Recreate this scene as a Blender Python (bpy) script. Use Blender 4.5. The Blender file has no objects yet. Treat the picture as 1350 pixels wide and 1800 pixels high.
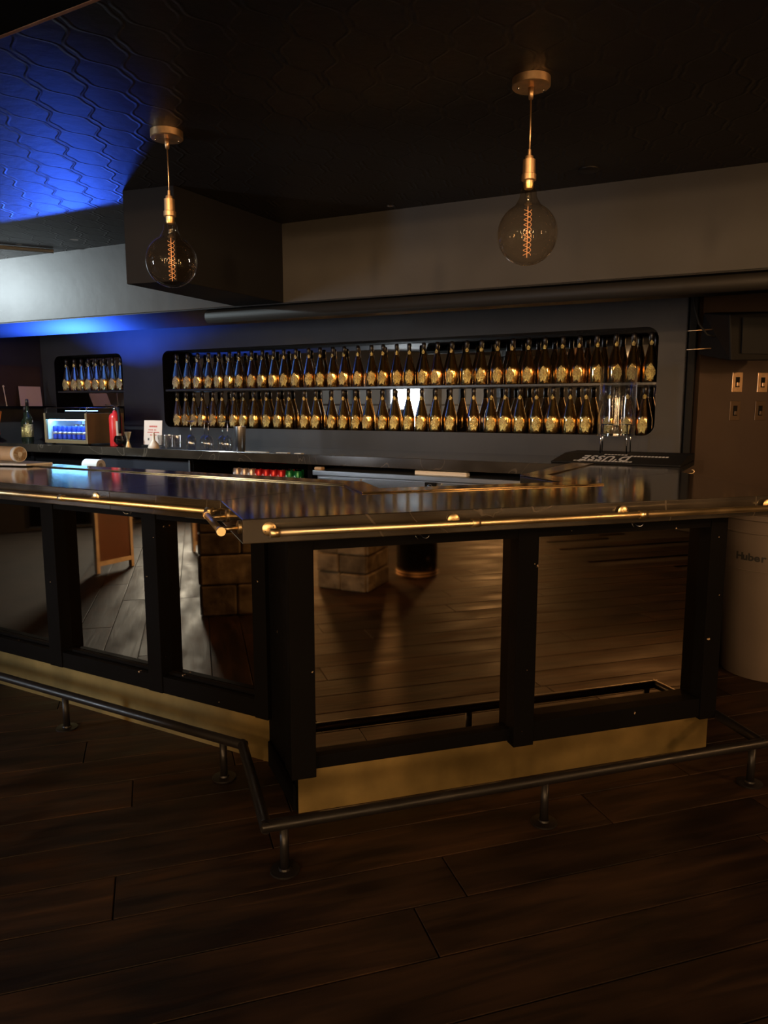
import bpy, bmesh, math, random
from mathutils import Vector, Matrix
random.seed(7)
SC = bpy.context.scene
COL = SC.collection
R = math.radians
# ------------------------------------------------------------------ camera
cam = bpy.data.cameras.new('camera'); camo = bpy.data.objects.new('camera', cam); COL.objects.link(camo)
camo.location = (0, 0, 1.40); camo.rotation_euler = (R(90 - 8.1), 0, 0)
cam.sensor_fit = 'VERTICAL'; cam.sensor_height = 36; cam.sensor_width = 27; cam.lens = 26.0
cam.clip_start = 0.02
SC.camera = camo
# ------------------------------------------------------------------ world, colour management
w = bpy.data.worlds.new('world'); SC.world = w; w.use_nodes = True
bg = w.node_tree.nodes['Background']; bg.inputs[0].default_value = (1.0, 0.72, 0.5, 1); bg.inputs[1].default_value = 0.0012
SC.view_settings.view_transform = 'Standard'; SC.view_settings.look = 'None'
SC.view_settings.gamma = 1.0; SC.view_settings.exposure = 0.0; SC.view_settings.use_curve_mapping = False
SC.cycles.max_bounces = 6; SC.cycles.glossy_bounces = 4; SC.cycles.diffuse_bounces = 2
SC.cycles.transparent_max_bounces = 24; SC.cycles.caustics_reflective = False; SC.cycles.caustics_refractive = False
SC.cycles.sample_clamp_indirect = 4.0
SC.cycles.use_denoising = True; SC.cycles.adaptive_threshold = .025
# ------------------------------------------------------------------ large lights (the lamps' own lights sit in their builders)
WARM = (1.0, 0.60, 0.29); WARM2 = (1.0, 0.52, 0.21)
def lamp(kind, loc, energy, color, target=None, size=0.1, size_y=None, spot=60, blend=0.5):
    d = bpy.data.lights.new(kind.lower() + '_light', kind); d.energy = energy; d.color = color
    if kind == 'AREA':
        d.size = size
        if size_y: d.shape = 'RECTANGLE'; d.size_y = size_y
    else: d.shadow_soft_size = size
    if kind == 'SPOT': d.spot_size = R(spot); d.spot_blend = blend
    o = bpy.data.objects.new(kind.lower() + '_light', d); COL.objects.link(o); o.location = loc
    if target is not None:
        o.rotation_euler = (Vector(target) - Vector(loc)).to_track_quat('-Z', 'Y').to_euler()
    return o
# daylight falling in through the bright pane of the glazed front on the left
lamp('AREA', (-6.85, 1.24, 1.30), 122, (0.80, 0.90, 1.0), (-1.0, 3.3, 1.2), 0.55, 1.1)

# ------------------------------------------------------------------ geometry helpers
def V(*a): return Vector(a)
class Fr:
    """local frame: a along ex, b along ey (both horizontal), z up"""
    def __init__(s, o, ex, ey): s.o, s.ex, s.ey = Vector((o[0], o[1], 0)), Vector((ex[0], ex[1], 0)), Vector((ey[0], ey[1], 0))
    def __call__(s, a, b, z=0.0): return s.o + s.ex * a + s.ey * b + Vector((0, 0, z))
    def ang(s): return math.atan2(s.ex.y, s.ex.x)
t17 = R(17.3)
FR = Fr((-.297, 2.398), (math.cos(t17), math.sin(t17)), (math.sin(t17), -math.cos(t17)))   # right bar front
FL = Fr((-.453, 2.772), (-.8725, .4886), (-.4886, -.8725))                                  # left bar front, a runs left
FW = Fr((1.723, 4.86), (-.8725, .4886), (-.4886, -.8725))                                   # back wall, a runs left
FB = Fr((-.571, 4.43), (-.901, .434), (-.434, -.901))                                       # ceiling beam, a runs left
FX = Fr((0, 0), (1, 0), (0, 1))
class G:
    def __init__(s): s.bm = bmesh.new()
    def box(s, fr, a0, a1, b0, b1, z0, z1, bev=0):
        p = [fr(a, b, z) for z in (z0, z1) for a, b in ((a0, b0), (a1, b0), (a1, b1), (a0, b1))]
        return s.hexa(p, bev)
    def hexa(s, p, bev=0):
        v = [s.bm.verts.new(q) for q in p]
        fs = [s.bm.faces.new([v[i] for i in f]) for f in ((0, 3, 2, 1), (4, 5, 6, 7), (0, 1, 5, 4), (1, 2, 6, 5), (2, 3, 7, 6), (3, 0, 4, 7))]
        bmesh.ops.recalc_face_normals(s.bm, faces=fs)
        if bev:
            es = list({e for f in fs for e in f.edges})
            bmesh.ops.bevel(s.bm, geom=es, offset=bev, segments=2, affect='EDGES', profile=0.5)
        return s
    def prism(s, pts, z0, z1, bev=0):
        lo = [s.bm.verts.new((p[0], p[1], z0)) for p in pts]; hi = [s.bm.verts.new((p[0], p[1], z1)) for p in pts]
        n = len(pts); fs = [s.bm.faces.new(lo[::-1]), s.bm.faces.new(hi)]
        for i in range(n): fs.append(s.bm.faces.new((lo[i], lo[(i + 1) % n], hi[(i + 1) % n], hi[i])))
        bmesh.ops.recalc_face_normals(s.bm, faces=fs)
        if bev:
            es = list({e for f in fs for e in f.edges})
            bmesh.ops.bevel(s.bm, geom=es, offset=bev, segments=2, affect='EDGES', profile=0.5)
        return s
    def tube(s, pts, r, seg=10, closed=False, caps=True):
        pts = [Vector(p) for p in pts]; n = len(pts); rings = []
        up = None
        for i, p in enumerate(pts):
            if closed: t = pts[(i + 1) % n] - pts[i - 1]
            elif i == 0: t = pts[1] - p
            elif i == n - 1: t = p - pts[i - 1]
            else: t = (pts[i + 1] - p).normalized() + (p - pts[i - 1]).normalized()
            t.normalize()
            if up is None: up = Vector((0, 0, 1)) if abs(t.z) < .9 else Vector((1, 0, 0))
            x = t.cross(up)
            if x.length < 1e-4: x = t.cross(Vector((1, 0, 0)))
            x.normalize(); y = t.cross(x).normalized(); up = -y
            rr = r[i] if isinstance(r, (list, tuple)) else r
            k = 1.0
            if 0 < i < n - 1 and not closed:
                c = (pts[i + 1] - p).normalized().dot((p - pts[i - 1]).normalized())
                k = min(1.6, 1 / max(.5, math.sqrt(max(.01, (1 + c) / 2))))
            rings.append([s.bm.verts.new(p + (x * math.cos(2 * math.pi * j / seg) * k + y * math.sin(2 * math.pi * j / seg)) * rr) for j in range(seg)])
        fs = []
        for i in range(n if closed else n - 1):
            A, B = rings[i], rings[(i + 1) % n]
            for j in range(seg): fs.append(s.bm.faces.new((A[j], A[(j + 1) % seg], B[(j + 1) % seg], B[j])))
        for f in fs: f.smooth = True
        if caps and not closed:
            fs.append(s.bm.faces.new(rings[0][::-1])); fs.append(s.bm.faces.new(rings[-1]))
        bmesh.ops.recalc_face_normals(s.bm, faces=fs)
        return s
    def lathe(s, prof, c=(0, 0, 0), seg=20, axis=None, smooth=True, flat_breaks=False):
        """prof: list of (r, z); closed with caps where r > 0"""
        c = Vector(c); M = Matrix.Identity(3)
        if axis is not None: M = Vector((0, 0, 1)).rotation_difference(Vector(axis).normalized()).to_matrix()
        rings = []
        for r, z in prof:
            if r < 1e-6: rings.append([s.bm.verts.new(c + M @ Vector((0, 0, z)))])
            else: rings.append([s.bm.verts.new(c + M @ Vector((r * math.cos(2 * math.pi * j / seg), r * math.sin(2 * math.pi * j / seg), z))) for j in range(seg)])
        fs = []
        for A, B in zip(rings, rings[1:]):
            for j in range(seg):
                k = (j + 1) % seg
                if len(A) == 1 and len(B) == 1: continue
                if len(A) == 1: f = s.bm.faces.new((A[0], B[k], B[j]))
                elif len(B) == 1: f = s.bm.faces.new((A[j], A[k], B[0]))
                else: f = s.bm.faces.new((A[j], A[k], B[k], B[j]))
                f.smooth = smooth; fs.append(f)
        if len(rings[0]) > 1 and prof[0] != prof[-1]: fs.append(s.bm.faces.new(rings[0][::-1]))
        if len(rings[-1]) > 1 and prof[0] != prof[-1]: fs.append(s.bm.faces.new(rings[-1]))
        bmesh.ops.recalc_face_normals(s.bm, faces=fs)
        return s
    def face(s, pts):
        s.bm.faces.new([s.bm.verts.new(p) for p in pts]); return s
    def build(s, name, mat, parent=None, sharp=None, local=False):
        bm = s.bm
        if sharp is not None:
            for e in bm.edges:
                if len(e.link_faces) == 2 and e.calc_face_angle(0) > R(sharp): e.smooth = False
        me = bpy.data.meshes.new(name); o = bpy.data.objects.new(name, me); COL.objects.link(o)
        if local:
            if parent is not None: o.parent = parent
        elif parent is not None:
            bm.transform(WM(parent).inverted()); o.parent = parent
        else:
            vs = [v.co for v in bm.verts]
            c = Vector(((min(v.x for v in vs) + max(v.x for v in vs)) / 2, (min(v.y for v in vs) + max(v.y for v in vs)) / 2, min(v.z for v in vs)))
            bm.transform(Matrix.Translation(-c)); o.location = c
        bm.to_mesh(me); bm.free()
        me.materials.append(mat)
        return o
def WM(o):
    m = Matrix.LocRotScale(o.location, o.rotation_euler, o.scale)
    return WM(o.parent) @ m if o.parent else m
def tag(o, label, cat, group=None):
    o['label'] = label; o['category'] = cat
    if group: o['group'] = group
    return o
def struct(o): o['kind'] = 'structure'; return o
def thing(name, label, cat, loc=(0, 0, 0), rz=0.0, group=None):
    o = bpy.data.objects.new(name, None); COL.objects.link(o); o.empty_display_size = .05
    o.location = loc; o.rotation_euler = (0, 0, rz)
    return tag(o, label, cat, group)
KIDS = {}
def dup(root, loc, rz=0.0, label=None, scale=None):
    def cp(o, par):
        c = o.copy(); COL.objects.link(c); c.parent = par
        for ch in [x for x in ALL if x.parent is o]: cp(ch, c)
        return c
    ALL = list(root.children_recursive)
    r = cp(root, None); r.location = loc; r.rotation_euler = (0, 0, rz)
    if scale: r.scale = scale
    if label: r['label'] = label
    return r
ONES = 'first second third fourth fifth sixth seventh eighth ninth tenth eleventh twelfth thirteenth fourteenth fifteenth sixteenth seventeenth eighteenth nineteenth twentieth'.split()
def ordn(i):
    if i <= 20: return ONES[i - 1]
    t = {2: 'twenty', 3: 'thirty'}[i // 10]
    if i % 10 == 0: return {20: 'twentieth', 30: 'thirtieth'}[i]
    return t + '-' + ONES[i % 10 - 1]

# ------------------------------------------------------------------ materials
def nt(name):
    m = bpy.data.materials.new(name); m.use_nodes = True
    return m, m.node_tree.nodes, m.node_tree.links, m.node_tree.nodes['Principled BSDF']
def mat(name, col, rough=.5, metal=0.0, spec=.5, noise=0.0, nscale=8.0, rnoise=0.0, bump=0.0, bscale=60.0, coat=0.0, stretch=None):
    m, N, L, b = nt(name)
    b.inputs['Base Color'].default_value = (*col, 1); b.inputs['Roughness'].default_value = rough
    b.inputs['Metallic'].default_value = metal; b.inputs['Specular IOR Level'].default_value = spec
    b.inputs['Coat Weight'].default_value = coat; b.inputs['Coat Roughness'].default_value = .08
    tc = N.new('ShaderNodeTexCoord'); src = tc.outputs['Object']
    if stretch:
        mp = N.new('ShaderNodeMapping'); mp.inputs['Scale'].default_value = stretch; L.new(src, mp.inputs[0]); src = mp.outputs[0]
    if noise:
        n = N.new('ShaderNodeTexNoise'); n.inputs['Scale'].default_value = nscale; n.inputs['Detail'].default_value = 5; L.new(src, n.inputs['Vector'])
        r = N.new('ShaderNodeValToRGB'); r.color_ramp.elements[0].position = .3; r.color_ramp.elements[1].position = .7
        r.color_ramp.elements[0].color = (*[c * (1 - noise) for c in col], 1); r.color_ramp.elements[1].color = (*[min(1, c * (1 + noise)) for c in col], 1)
        L.new(n.outputs['Fac'], r.inputs[0]); L.new(r.outputs[0], b.inputs['Base Color'])
    if rnoise:
        n = N.new('ShaderNodeTexNoise'); n.inputs['Scale'].default_value = nscale * .7; n.inputs['Detail'].default_value = 6; L.new(src, n.inputs['Vector'])
        mr = N.new('ShaderNodeMapRange'); mr.inputs[1].default_value = .3; mr.inputs[2].default_value = .7
        mr.inputs[3].default_value = max(0, rough - rnoise); mr.inputs[4].default_value = rough + rnoise
        L.new(n.outputs['Fac'], mr.inputs[0]); L.new(mr.outputs[0], b.inputs['Roughness'])
    if bump:
        n = N.new('ShaderNodeTexNoise'); n.inputs['Scale'].default_value = bscale; n.inputs['Detail'].default_value = 4; L.new(src, n.inputs['Vector'])
        bp = N.new('ShaderNodeBump'); bp.inputs['Strength'].default_value = bump; bp.inputs['Distance'].default_value = .01
        L.new(n.outputs['Fac'], bp.inputs['Height']); L.new(bp.outputs[0], b.inputs['Normal'])
    return m
def emit(name, col, s):
    m, N, L, b = nt(name); b.inputs['Base Color'].default_value = (*[c * .3 for c in col], 1)
    b.inputs['Emission Color'].default_value = (*col, 1); b.inputs['Emission Strength'].default_value = s
    return m
def thin_glass(name, tint=(1, 1, 1), gloss=1.0, base=.04, rough=.01):
    """clear thin-walled glass: Fresnel reflection over a tinted straight-through pane"""
    m = bpy.data.materials.new(name); m.use_nodes = True; N = m.node_tree.nodes; L = m.node_tree.links
    N.remove(N['Principled BSDF']); out = N['Material Output']
    t = N.new('ShaderNodeBsdfTransparent'); t.inputs[0].default_value = (*tint, 1)
    g = N.new('ShaderNodeBsdfGlossy'); g.inputs['Roughness'].default_value = rough; g.inputs['Color'].default_value = (gloss, gloss, gloss, 1)
    lw = N.new('ShaderNodeLayerWeight'); lw.inputs['Blend'].default_value = .5
    fr = N.new('ShaderNodeMath'); fr.operation = 'POWER'; fr.inputs[1].default_value = 3.0; L.new(lw.outputs['Facing'], fr.inputs[0])
    ad = N.new('ShaderNodeMath'); ad.operation = 'MULTIPLY_ADD'; ad.inputs[1].default_value = .75; ad.inputs[2].default_value = base; ad.use_clamp = True
    mx = N.new('ShaderNodeMixShader')
    L.new(fr.outputs[0], ad.inputs[0]); L.new(ad.outputs[0], mx.inputs[0]); L.new(t.outputs[0], mx.inputs[1]); L.new(g.outputs[0], mx.inputs[2]); L.new(mx.outputs[0], out.inputs[0])
    return m
M = {}
def chipped_paint():
    m = mat('black_paint', (.0028, .0026, .0027), .75, spec=.04, bump=.05, bscale=40, rnoise=.08)
    N = m.node_tree.nodes; L = m.node_tree.links; b = N['Principled BSDF']
    tc = N.new('ShaderNodeTexCoord'); n = N.new('ShaderNodeTexNoise'); n.inputs['Scale'].default_value = 26; n.inputs['Detail'].default_value = 3
    L.new(tc.outputs['Object'], n.inputs['Vector'])
    r = N.new('ShaderNodeMapRange'); r.inputs[1].default_value = .735; r.inputs[2].default_value = .75; L.new(n.outputs['Fac'], r.inputs[0])
    mx = N.new('ShaderNodeMixRGB'); mx.inputs[1].default_value = (.0028, .0026, .0027, 1); mx.inputs[2].default_value = (.30, .22, .15, 1)
    L.new(r.outputs[0], mx.inputs[0]); L.new(mx.outputs[0], b.inputs['Base Color'])
    return m
M['black_paint'] = chipped_paint()
M['wall_paint'] = mat('wall_paint', (.030, .029, .030), .55, spec=.3, noise=.10, nscale=5, bump=.04, bscale=25)
M['beam_paint'] = mat('beam_paint', (.040, .039, .039), .6, spec=.2, noise=.10, nscale=4, bump=.25, bscale=9)
M['duct_paint'] = mat('duct_paint', (.010, .010, .0115), .7, spec=.12)
M['underside'] = mat('underside_dimmed', (.007, .007, .0075), .6, spec=.2)  # beam underside coloured darker to hold down the blue light on it
M['pipe_paint'] = mat('pipe_paint', (.013, .011, .009), .6, spec=.3)
M['brown_wall'] = mat('brown_wall', (.042, .027, .019), .65, spec=.3, noise=.15, nscale=3)
M['dark_room'] = mat('dark_room', (.020, .017, .015), .7, noise=.2, nscale=2)
M['brass'] = mat('brass', (.84, .64, .36), .36, 1.0, noise=.10, nscale=14, rnoise=.06)
M['aged_brass'] = mat('aged_brass', (.80, .54, .31), .42, 1.0, noise=.15, nscale=30)
M['dark_bronze'] = mat('dark_bronze', (.12, .08, .05), .45, .8)
M['kick_brass'] = mat('kick_brass', (.23, .165, .060), .5, .8, noise=.22, nscale=6, rnoise=.1, bump=.05, bscale=12)
M['mirror'] = mat('bronze_mirror', (.57, .43, .28), .03, 1.0, noise=.05, nscale=3, rnoise=.02)
M['niche_mirror'] = mat('niche_mirror', (.55, .53, .50), .02, 1.0)
M['steel'] = mat('brushed_steel', (.55, .56, .58), .28, 1.0, noise=.08, nscale=20, stretch=(1, 1, 12))
M['chrome'] = mat('chrome', (.75, .76, .78), .08, 1.0)
M['black_metal'] = mat('black_metal', (.009, .008, .008), .38, 0.0, spec=.3, rnoise=.1, nscale=20)
M['shelf_dark'] = mat('shelf_dark', (.03, .031, .034), .3)
M['grey_conduit'] = mat('grey_conduit', (.35, .35, .35), .5)
M['rubber'] = mat('black_rubber', (.005, .005, .005), .7, spec=.2)
M['plastic_black'] = mat('black_plastic', (.004, .0035, .003), .6, spec=.12)
M['white_print'] = mat('white_print', (.75, .75, .75), .5)
M['white_paper'] = mat('white_paper', (.72, .70, .66), .7)
M['pink_paper'] = mat('warm_paper', (.62, .50, .42), .7)
M['red_print'] = mat('red_print', (.45, .07, .05), .6)
M['dark_print'] = mat('dark_print', (.02, .02, .02), .6)
M['kraft'] = mat('kraft_paper', (.50, .33, .18), .7, noise=.1, nscale=20)
M['orange_wood'] = mat('orange_wood', (.42, .17, .06), .5, noise=.25, nscale=10, stretch=(6, 6, 1))
M['red_paint'] = mat('red_paint', (.50, .02, .02), .3)
M['can_red'] = mat('can_red', (.55, .015, .02), .3, .3)
M['can_silver'] = mat('can_silver', (.66, .52, .46), .3, .6)
M['can_green'] = mat('can_green', (.01, .20, .06), .3, .3)
M['can_blue'] = mat('can_blue', (.02, .05, .42), .35, .3)
M['bin_plastic'] = mat('bin_plastic', (.13, .10, .08), .55, noise=.08, nscale=4)
M['cooler_body'] = mat('cooler_body', (.20, .14, .07), .45, .3, noise=.08, nscale=10)
M['frame_wood'] = mat('frame_wood', (.76, .64, .50), .5, noise=.2, nscale=12)
M['panel_brown'] = mat('panel_brown', (.16, .055, .03), .35, noise=.2, nscale=3)
M['copper_trim'] = mat('copper_trim', (.35, .17, .08), .4, .6)
M['dark_blue_front'] = mat('dark_blue_front', (.02, .022, .03), .35)
M['bulb_glass'] = thin_glass('bulb_glass', (.96, .88, .76), 1.0, .028)
M['glass'] = thin_glass('clear_glass', (.93, .93, .93), 1.0, .15)
M['acrylic'] = thin_glass('clear_acrylic', (.90, .91, .92), 1.0, .06, .03)
M['pane'] = thin_glass('window_pane', (.9, .92, .95), .8, .03)
M['filament'] = emit('filament_glow', (1.0, .40, .13), .6)
M['lamp_glow'] = emit('lamp_glow', (1.0, .60, .28), 40)
M['led_blue'] = emit('led_blue', (.25, .55, 1.0), 6)
M['led_cyan'] = emit('led_cyan', (.22, .62, 1.0), 45)
M['liner'] = mat('cooler_liner', (.70, .76, .85), .4)
M['led_back'] = emit('led_back', (.16, .36, 1.0), 2.6)
M['day'] = emit('daylight_pane', (.85, .93, 1.0), 2.6)
M['day_dim'] = emit('dim_daylight_pane', (.55, .66, .75), .10)
M['white_lamp'] = emit('white_lamp_glow', (.85, .95, 1.0), 30)
# champagne bottle metals
M['bottle_gold'] = mat('bottle_gold', (.95, .60, .22), .14, 1.0, noise=.12, nscale=60)
M['bottle_rose'] = mat('bottle_rose_gold', (.95, .56, .26), .14, 1.0, noise=.12, nscale=60)
M['label_metal'] = mat('label_metal', (.93, .58, .22), .34, 1.0, noise=.5, nscale=130, bump=1.0, bscale=150)
M['foil_black'] = mat('foil_black', (.012, .009, .008), .30, 0.0)

# stone
def stone_mat():
    m, N, L, b = nt('rough_stone'); tc = N.new('ShaderNodeTexCoord'); oi = N.new('ShaderNodeObjectInfo')
    n = N.new('ShaderNodeTexNoise'); n.inputs['Scale'].default_value = 9; n.inputs['Detail'].default_value = 8
    r = N.new('ShaderNodeValToRGB'); r.color_ramp.elements[0].position = .3; r.color_ramp.elements[0].color = (.07, .05, .03, 1)
    r.color_ramp.elements[1].position = .72; r.color_ramp.elements[1].color = (.30, .25, .18, 1)
    hs = N.new('ShaderNodeHueSaturation'); mr = N.new('ShaderNodeMapRange'); mr.inputs[3].default_value = .6; mr.inputs[4].default_value = 1.25
    L.new(tc.outputs['Object'], n.inputs['Vector']); L.new(n.outputs['Fac'], r.inputs[0]); L.new(r.outputs[0], hs.inputs['Color'])
    L.new(oi.outputs['Random'], mr.inputs[0]); L.new(mr.outputs[0], hs.inputs['Value']); L.new(hs.outputs[0], b.inputs['Base Color'])
    bp = N.new('ShaderNodeBump'); bp.inputs['Strength'].default_value = .7; bp.inputs['Distance'].default_value = .03
    L.new(n.outputs['Fac'], bp.inputs['Height']); L.new(bp.outputs[0], b.inputs['Normal']); b.inputs['Roughness'].default_value = .8
    return m
M['stone'] = stone_mat()
# marble counter
def marble_mat():
    m, N, L, b = nt('black_marble'); tc = N.new('ShaderNodeTexCoord')
    n = N.new('ShaderNodeTexNoise'); n.inputs['Scale'].default_value = 3.5; n.inputs['Detail'].default_value = 7
    r = N.new('ShaderNodeValToRGB'); r.color_ramp.elements[0].position = .3; r.color_ramp.elements[0].color = (.016, .013, .010, 1)
    r.color_ramp.elements[1].position = .75; r.color_ramp.elements[1].color = (.050, .040, .029, 1)
    wv = N.new('ShaderNodeTexNoise'); wv.inputs['Scale'].default_value = 1.6; wv.inputs['Detail'].default_value = 3; wv.inputs['Distortion'].default_value = 1.2
    ab = N.new('ShaderNodeMath'); ab.operation = 'SUBTRACT'; ab.inputs[1].default_value = .5
    ab2 = N.new('ShaderNodeMath'); ab2.operation = 'ABSOLUTE'
    vr = N.new('ShaderNodeMapRange'); vr.inputs[1].default_value = 0; vr.inputs[2].default_value = .004; vr.inputs[3].default_value = .22; vr.inputs[4].default_value = 0
    mx = N.new('ShaderNodeMixRGB'); mx.inputs[2].default_value = (.30, .24, .18, 1)
    L.new(tc.outputs['Object'], n.inputs['Vector']); L.new(n.outputs['Fac'], r.inputs[0]); L.new(tc.outputs['Object'], wv.inputs['Vector'])
    L.new(wv.outputs['Fac'], ab.inputs[0]); L.new(ab.outputs[0], ab2.inputs[0]); L.new(ab2.outputs[0], vr.inputs[0])
    L.new(vr.outputs[0], mx.inputs[0]); L.new(r.outputs[0], mx.inputs[1]); L.new(mx.outputs[0], b.inputs['Base Color'])
    mr = N.new('ShaderNodeMapRange'); mr.inputs[1].default_value = .3; mr.inputs[2].default_value = .7; mr.inputs[3].default_value = .12; mr.inputs[4].default_value = .2
    L.new(n.outputs['Fac'], mr.inputs[0]); L.new(mr.outputs[0], b.inputs['Roughness'])
    b.inputs['Specular IOR Level'].default_value = .9; b.inputs['Coat Weight'].default_value = .9; b.inputs['Coat Roughness'].default_value = .09
    return m
M['marble'] = marble_mat()
M['marble_strip'] = mat('bottle_sheen_strip', (.60, .40, .18), .16, 1.0, noise=.2, nscale=10, rnoise=.05)  # gold base colour stands in for the bottles mirrored in the marble strip
# floor boards
def board_mat():
    m, N, L, b = nt('dark_floor_board'); tc = N.new('ShaderNodeTexCoord'); oi = N.new('ShaderNodeObjectInfo')
    ad = N.new('ShaderNodeVectorMath'); ad.operation = 'ADD'
    sc = N.new('ShaderNodeVectorMath'); sc.operation = 'SCALE'; sc.inputs['Scale'].default_value = 37.0
    cb = N.new('ShaderNodeCombineXYZ'); L.new(oi.outputs['Random'], cb.inputs[0]); L.new(oi.outputs['Random'], cb.inputs[1])
    L.new(cb.outputs[0], sc.inputs[0]); L.new(tc.outputs['Object'], ad.inputs[0]); L.new(sc.outputs[0], ad.inputs[1])
    mp = N.new('ShaderNodeMapping'); mp.inputs['Scale'].default_value = (1.6, 14, 1); L.new(ad.outputs[0], mp.inputs[0])
    g = N.new('ShaderNodeTexNoise'); g.inputs['Scale'].default_value = 1.6; g.inputs['Detail'].default_value = 8; g.inputs['Distortion'].default_value = .8; L.new(mp.outputs[0], g.inputs['Vector'])
    mp2 = N.new('ShaderNodeMapping'); mp2.inputs['Scale'].default_value = (1.0, 3.0, 1); L.new(ad.outputs[0], mp2.inputs[0])
    st = N.new('ShaderNodeTexNoise'); st.inputs['Scale'].default_value = 2.4; st.inputs['Detail'].default_value = 5; L.new(mp2.outputs[0], st.inputs['Vector'])
    r = N.new('ShaderNodeValToRGB'); r.color_ramp.elements[0].position = .28; r.color_ramp.elements[0].color = (.0095, .0052, .0030, 1)
    r.color_ramp.elements[1].position = .75; r.color_ramp.elements[1].color = (.050, .025, .011, 1)
    L.new(g.outputs['Fac'], r.inputs[0])
    r2 = N.new('ShaderNodeValToRGB'); r2.color_ramp.elements[0].position = .35; r2.color_ramp.elements[0].color = (.35, .35, .35, 1); r2.color_ramp.elements[1].position = .65; r2.color_ramp.elements[1].color = (1.25, 1.2, 1.15, 1)
    L.new(st.outputs['Fac'], r2.inputs[0])
    mx = N.new('ShaderNodeMixRGB'); mx.blend_type = 'MULTIPLY'; mx.inputs[0].default_value = 1; L.new(r.outputs[0], mx.inputs[1]); L.new(r2.outputs[0], mx.inputs[2])
    hs = N.new('ShaderNodeHueSaturation'); mr = N.new('ShaderNodeMapRange'); mr.inputs[3].default_value = .65; mr.inputs[4].default_value = 1.35
    L.new(oi.outputs['Random'], mr.inputs[0]); L.new(mr.outputs[0], hs.inputs['Value']); L.new(mx.outputs[0], hs.inputs['Color']); L.new(hs.outputs[0], b.inputs['Base Color'])
    rr = N.new('ShaderNodeMapRange'); rr.inputs[1].default_value = .3; rr.inputs[2].default_value = .7; rr.inputs[3].default_value = .48; rr.inputs[4].default_value = .72
    L.new(st.outputs['Fac'], rr.inputs[0]); L.new(rr.outputs[0], b.inputs['Roughness'])
    b.inputs['Specular IOR Level'].default_value = .22
    bp = N.new('ShaderNodeBump'); bp.inputs['Strength'].default_value = .35; bp.inputs['Distance'].default_value = .006
    L.new(g.outputs['Fac'], bp.inputs['Height']); L.new(bp.outputs[0], b.inputs['Normal'])
    return m
M['board'] = board_mat()
M['floor_base'] = mat('floor_base', (.028, .019, .013), .8, noise=.3, nscale=5)
# ceiling: dark embossed paper with an ogee relief
def ceil_mat():
    m, N, L, b = nt('embossed_ceiling'); tc = N.new('ShaderNodeTexCoord')
    mp = N.new('ShaderNodeMapping'); mp.vector_type = 'POINT'; mp.inputs['Rotation'].default_value = (0, 0, R(12)); L.new(tc.outputs['Object'], mp.inputs[0])
    sx = N.new('ShaderNodeSeparateXYZ'); L.new(mp.outputs[0], sx.inputs[0])
    def mth(op, a, b_=None, c=None):
        n = N.new('ShaderNodeMath'); n.operation = op
        for i, q in enumerate((a, b_, c)):
            if q is None: continue
            if isinstance(q, (int, float)): n.inputs[i].default_value = q
            else: L.new(q, n.inputs[i])
        return n.outputs[0]
    Wd, Ln = .085, .34
    sn = mth('SINE', mth('MULTIPLY', sx.outputs['Y'], 2 * math.pi / Ln))
    s3 = mth('SINE', mth('MULTIPLY', sx.outputs['Y'], 6 * math.pi / Ln))
    sn = mth('ADD', mth('MULTIPLY', sn, .036), mth('MULTIPLY', s3, .008))
    ridges = None
    for sg, off in ((1, 0.0), (-1, Wd)):
        x = mth('MULTIPLY_ADD', sn, sg, sx.outputs['X']); x = mth('ADD', x, off)
        q = mth('PINGPONG', x, Wd)                      # 0..Wd, distance to nearest curve of this family
        h = mth('SUBTRACT', 1.0, mth('MINIMUM', mth('DIVIDE', q, .009), 1.0))
        h = mth('SMOOTH_MIN', h, .8, .3)
        ridges = h if ridges is None else mth('MAXIMUM', ridges, h)
    nz = N.new('ShaderNodeTexNoise'); nz.inputs['Scale'].default_value = 22; nz.inputs['Detail'].default_value = 5; L.new(tc.outputs['Object'], nz.inputs['Vector'])
    big = N.new('ShaderNodeTexNoise'); big.inputs['Scale'].default_value = 2.2; big.inputs['Detail'].default_value = 2; L.new(tc.outputs['Object'], big.inputs['Vector'])
    hsum = mth('ADD', mth('MULTIPLY', ridges, mth('MULTIPLY_ADD', big.outputs['Fac'], 1.6, .0)), mth('MULTIPLY', nz.outputs['Fac'], .55))
    bp = N.new('ShaderNodeBump'); bp.inputs['Strength'].default_value = .36; bp.inputs['Distance'].default_value = .010; L.new(hsum, bp.inputs['Height']); L.new(bp.outputs[0], b.inputs['Normal'])
    # worn flecks where the dark paint has flaked off
    fl = N.new('ShaderNodeTexVoronoi'); fl.inputs['Scale'].default_value = 2.1; fl.inputs['Randomness'].default_value = 1; L.new(tc.outputs['Object'], fl.inputs['Vector'])
    dist = mth('ADD', fl.outputs['Distance'], mth('MULTIPLY', nz.outputs['Fac'], .10))
    fk = N.new('ShaderNodeMapRange'); fk.inputs[1].default_value = .095; fk.inputs[2].default_value = .105; fk.inputs[3].default_value = 1; fk.inputs[4].default_value = 0; L.new(dist, fk.inputs[0])
    mx = N.new('ShaderNodeMixRGB'); mx.inputs[1].default_value = (.021, .018, .017, 1); mx.inputs[2].default_value = (.28, .24, .21, 1); L.new(fk.outputs[0], mx.inputs[0])
    L.new(mx.outputs[0], b.inputs['Base Color']); b.inputs['Roughness'].default_value = .48; b.inputs['Specular IOR Level'].default_value = .3
    return m
M['ceiling'] = ceil_mat()

# ------------------------------------------------------------------ structure: floor
fl = struct(G().box(FX, -7.3, 6.5, -5.2, 10.0, -.10, -.012).build('floor', M['floor_base']))
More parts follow.
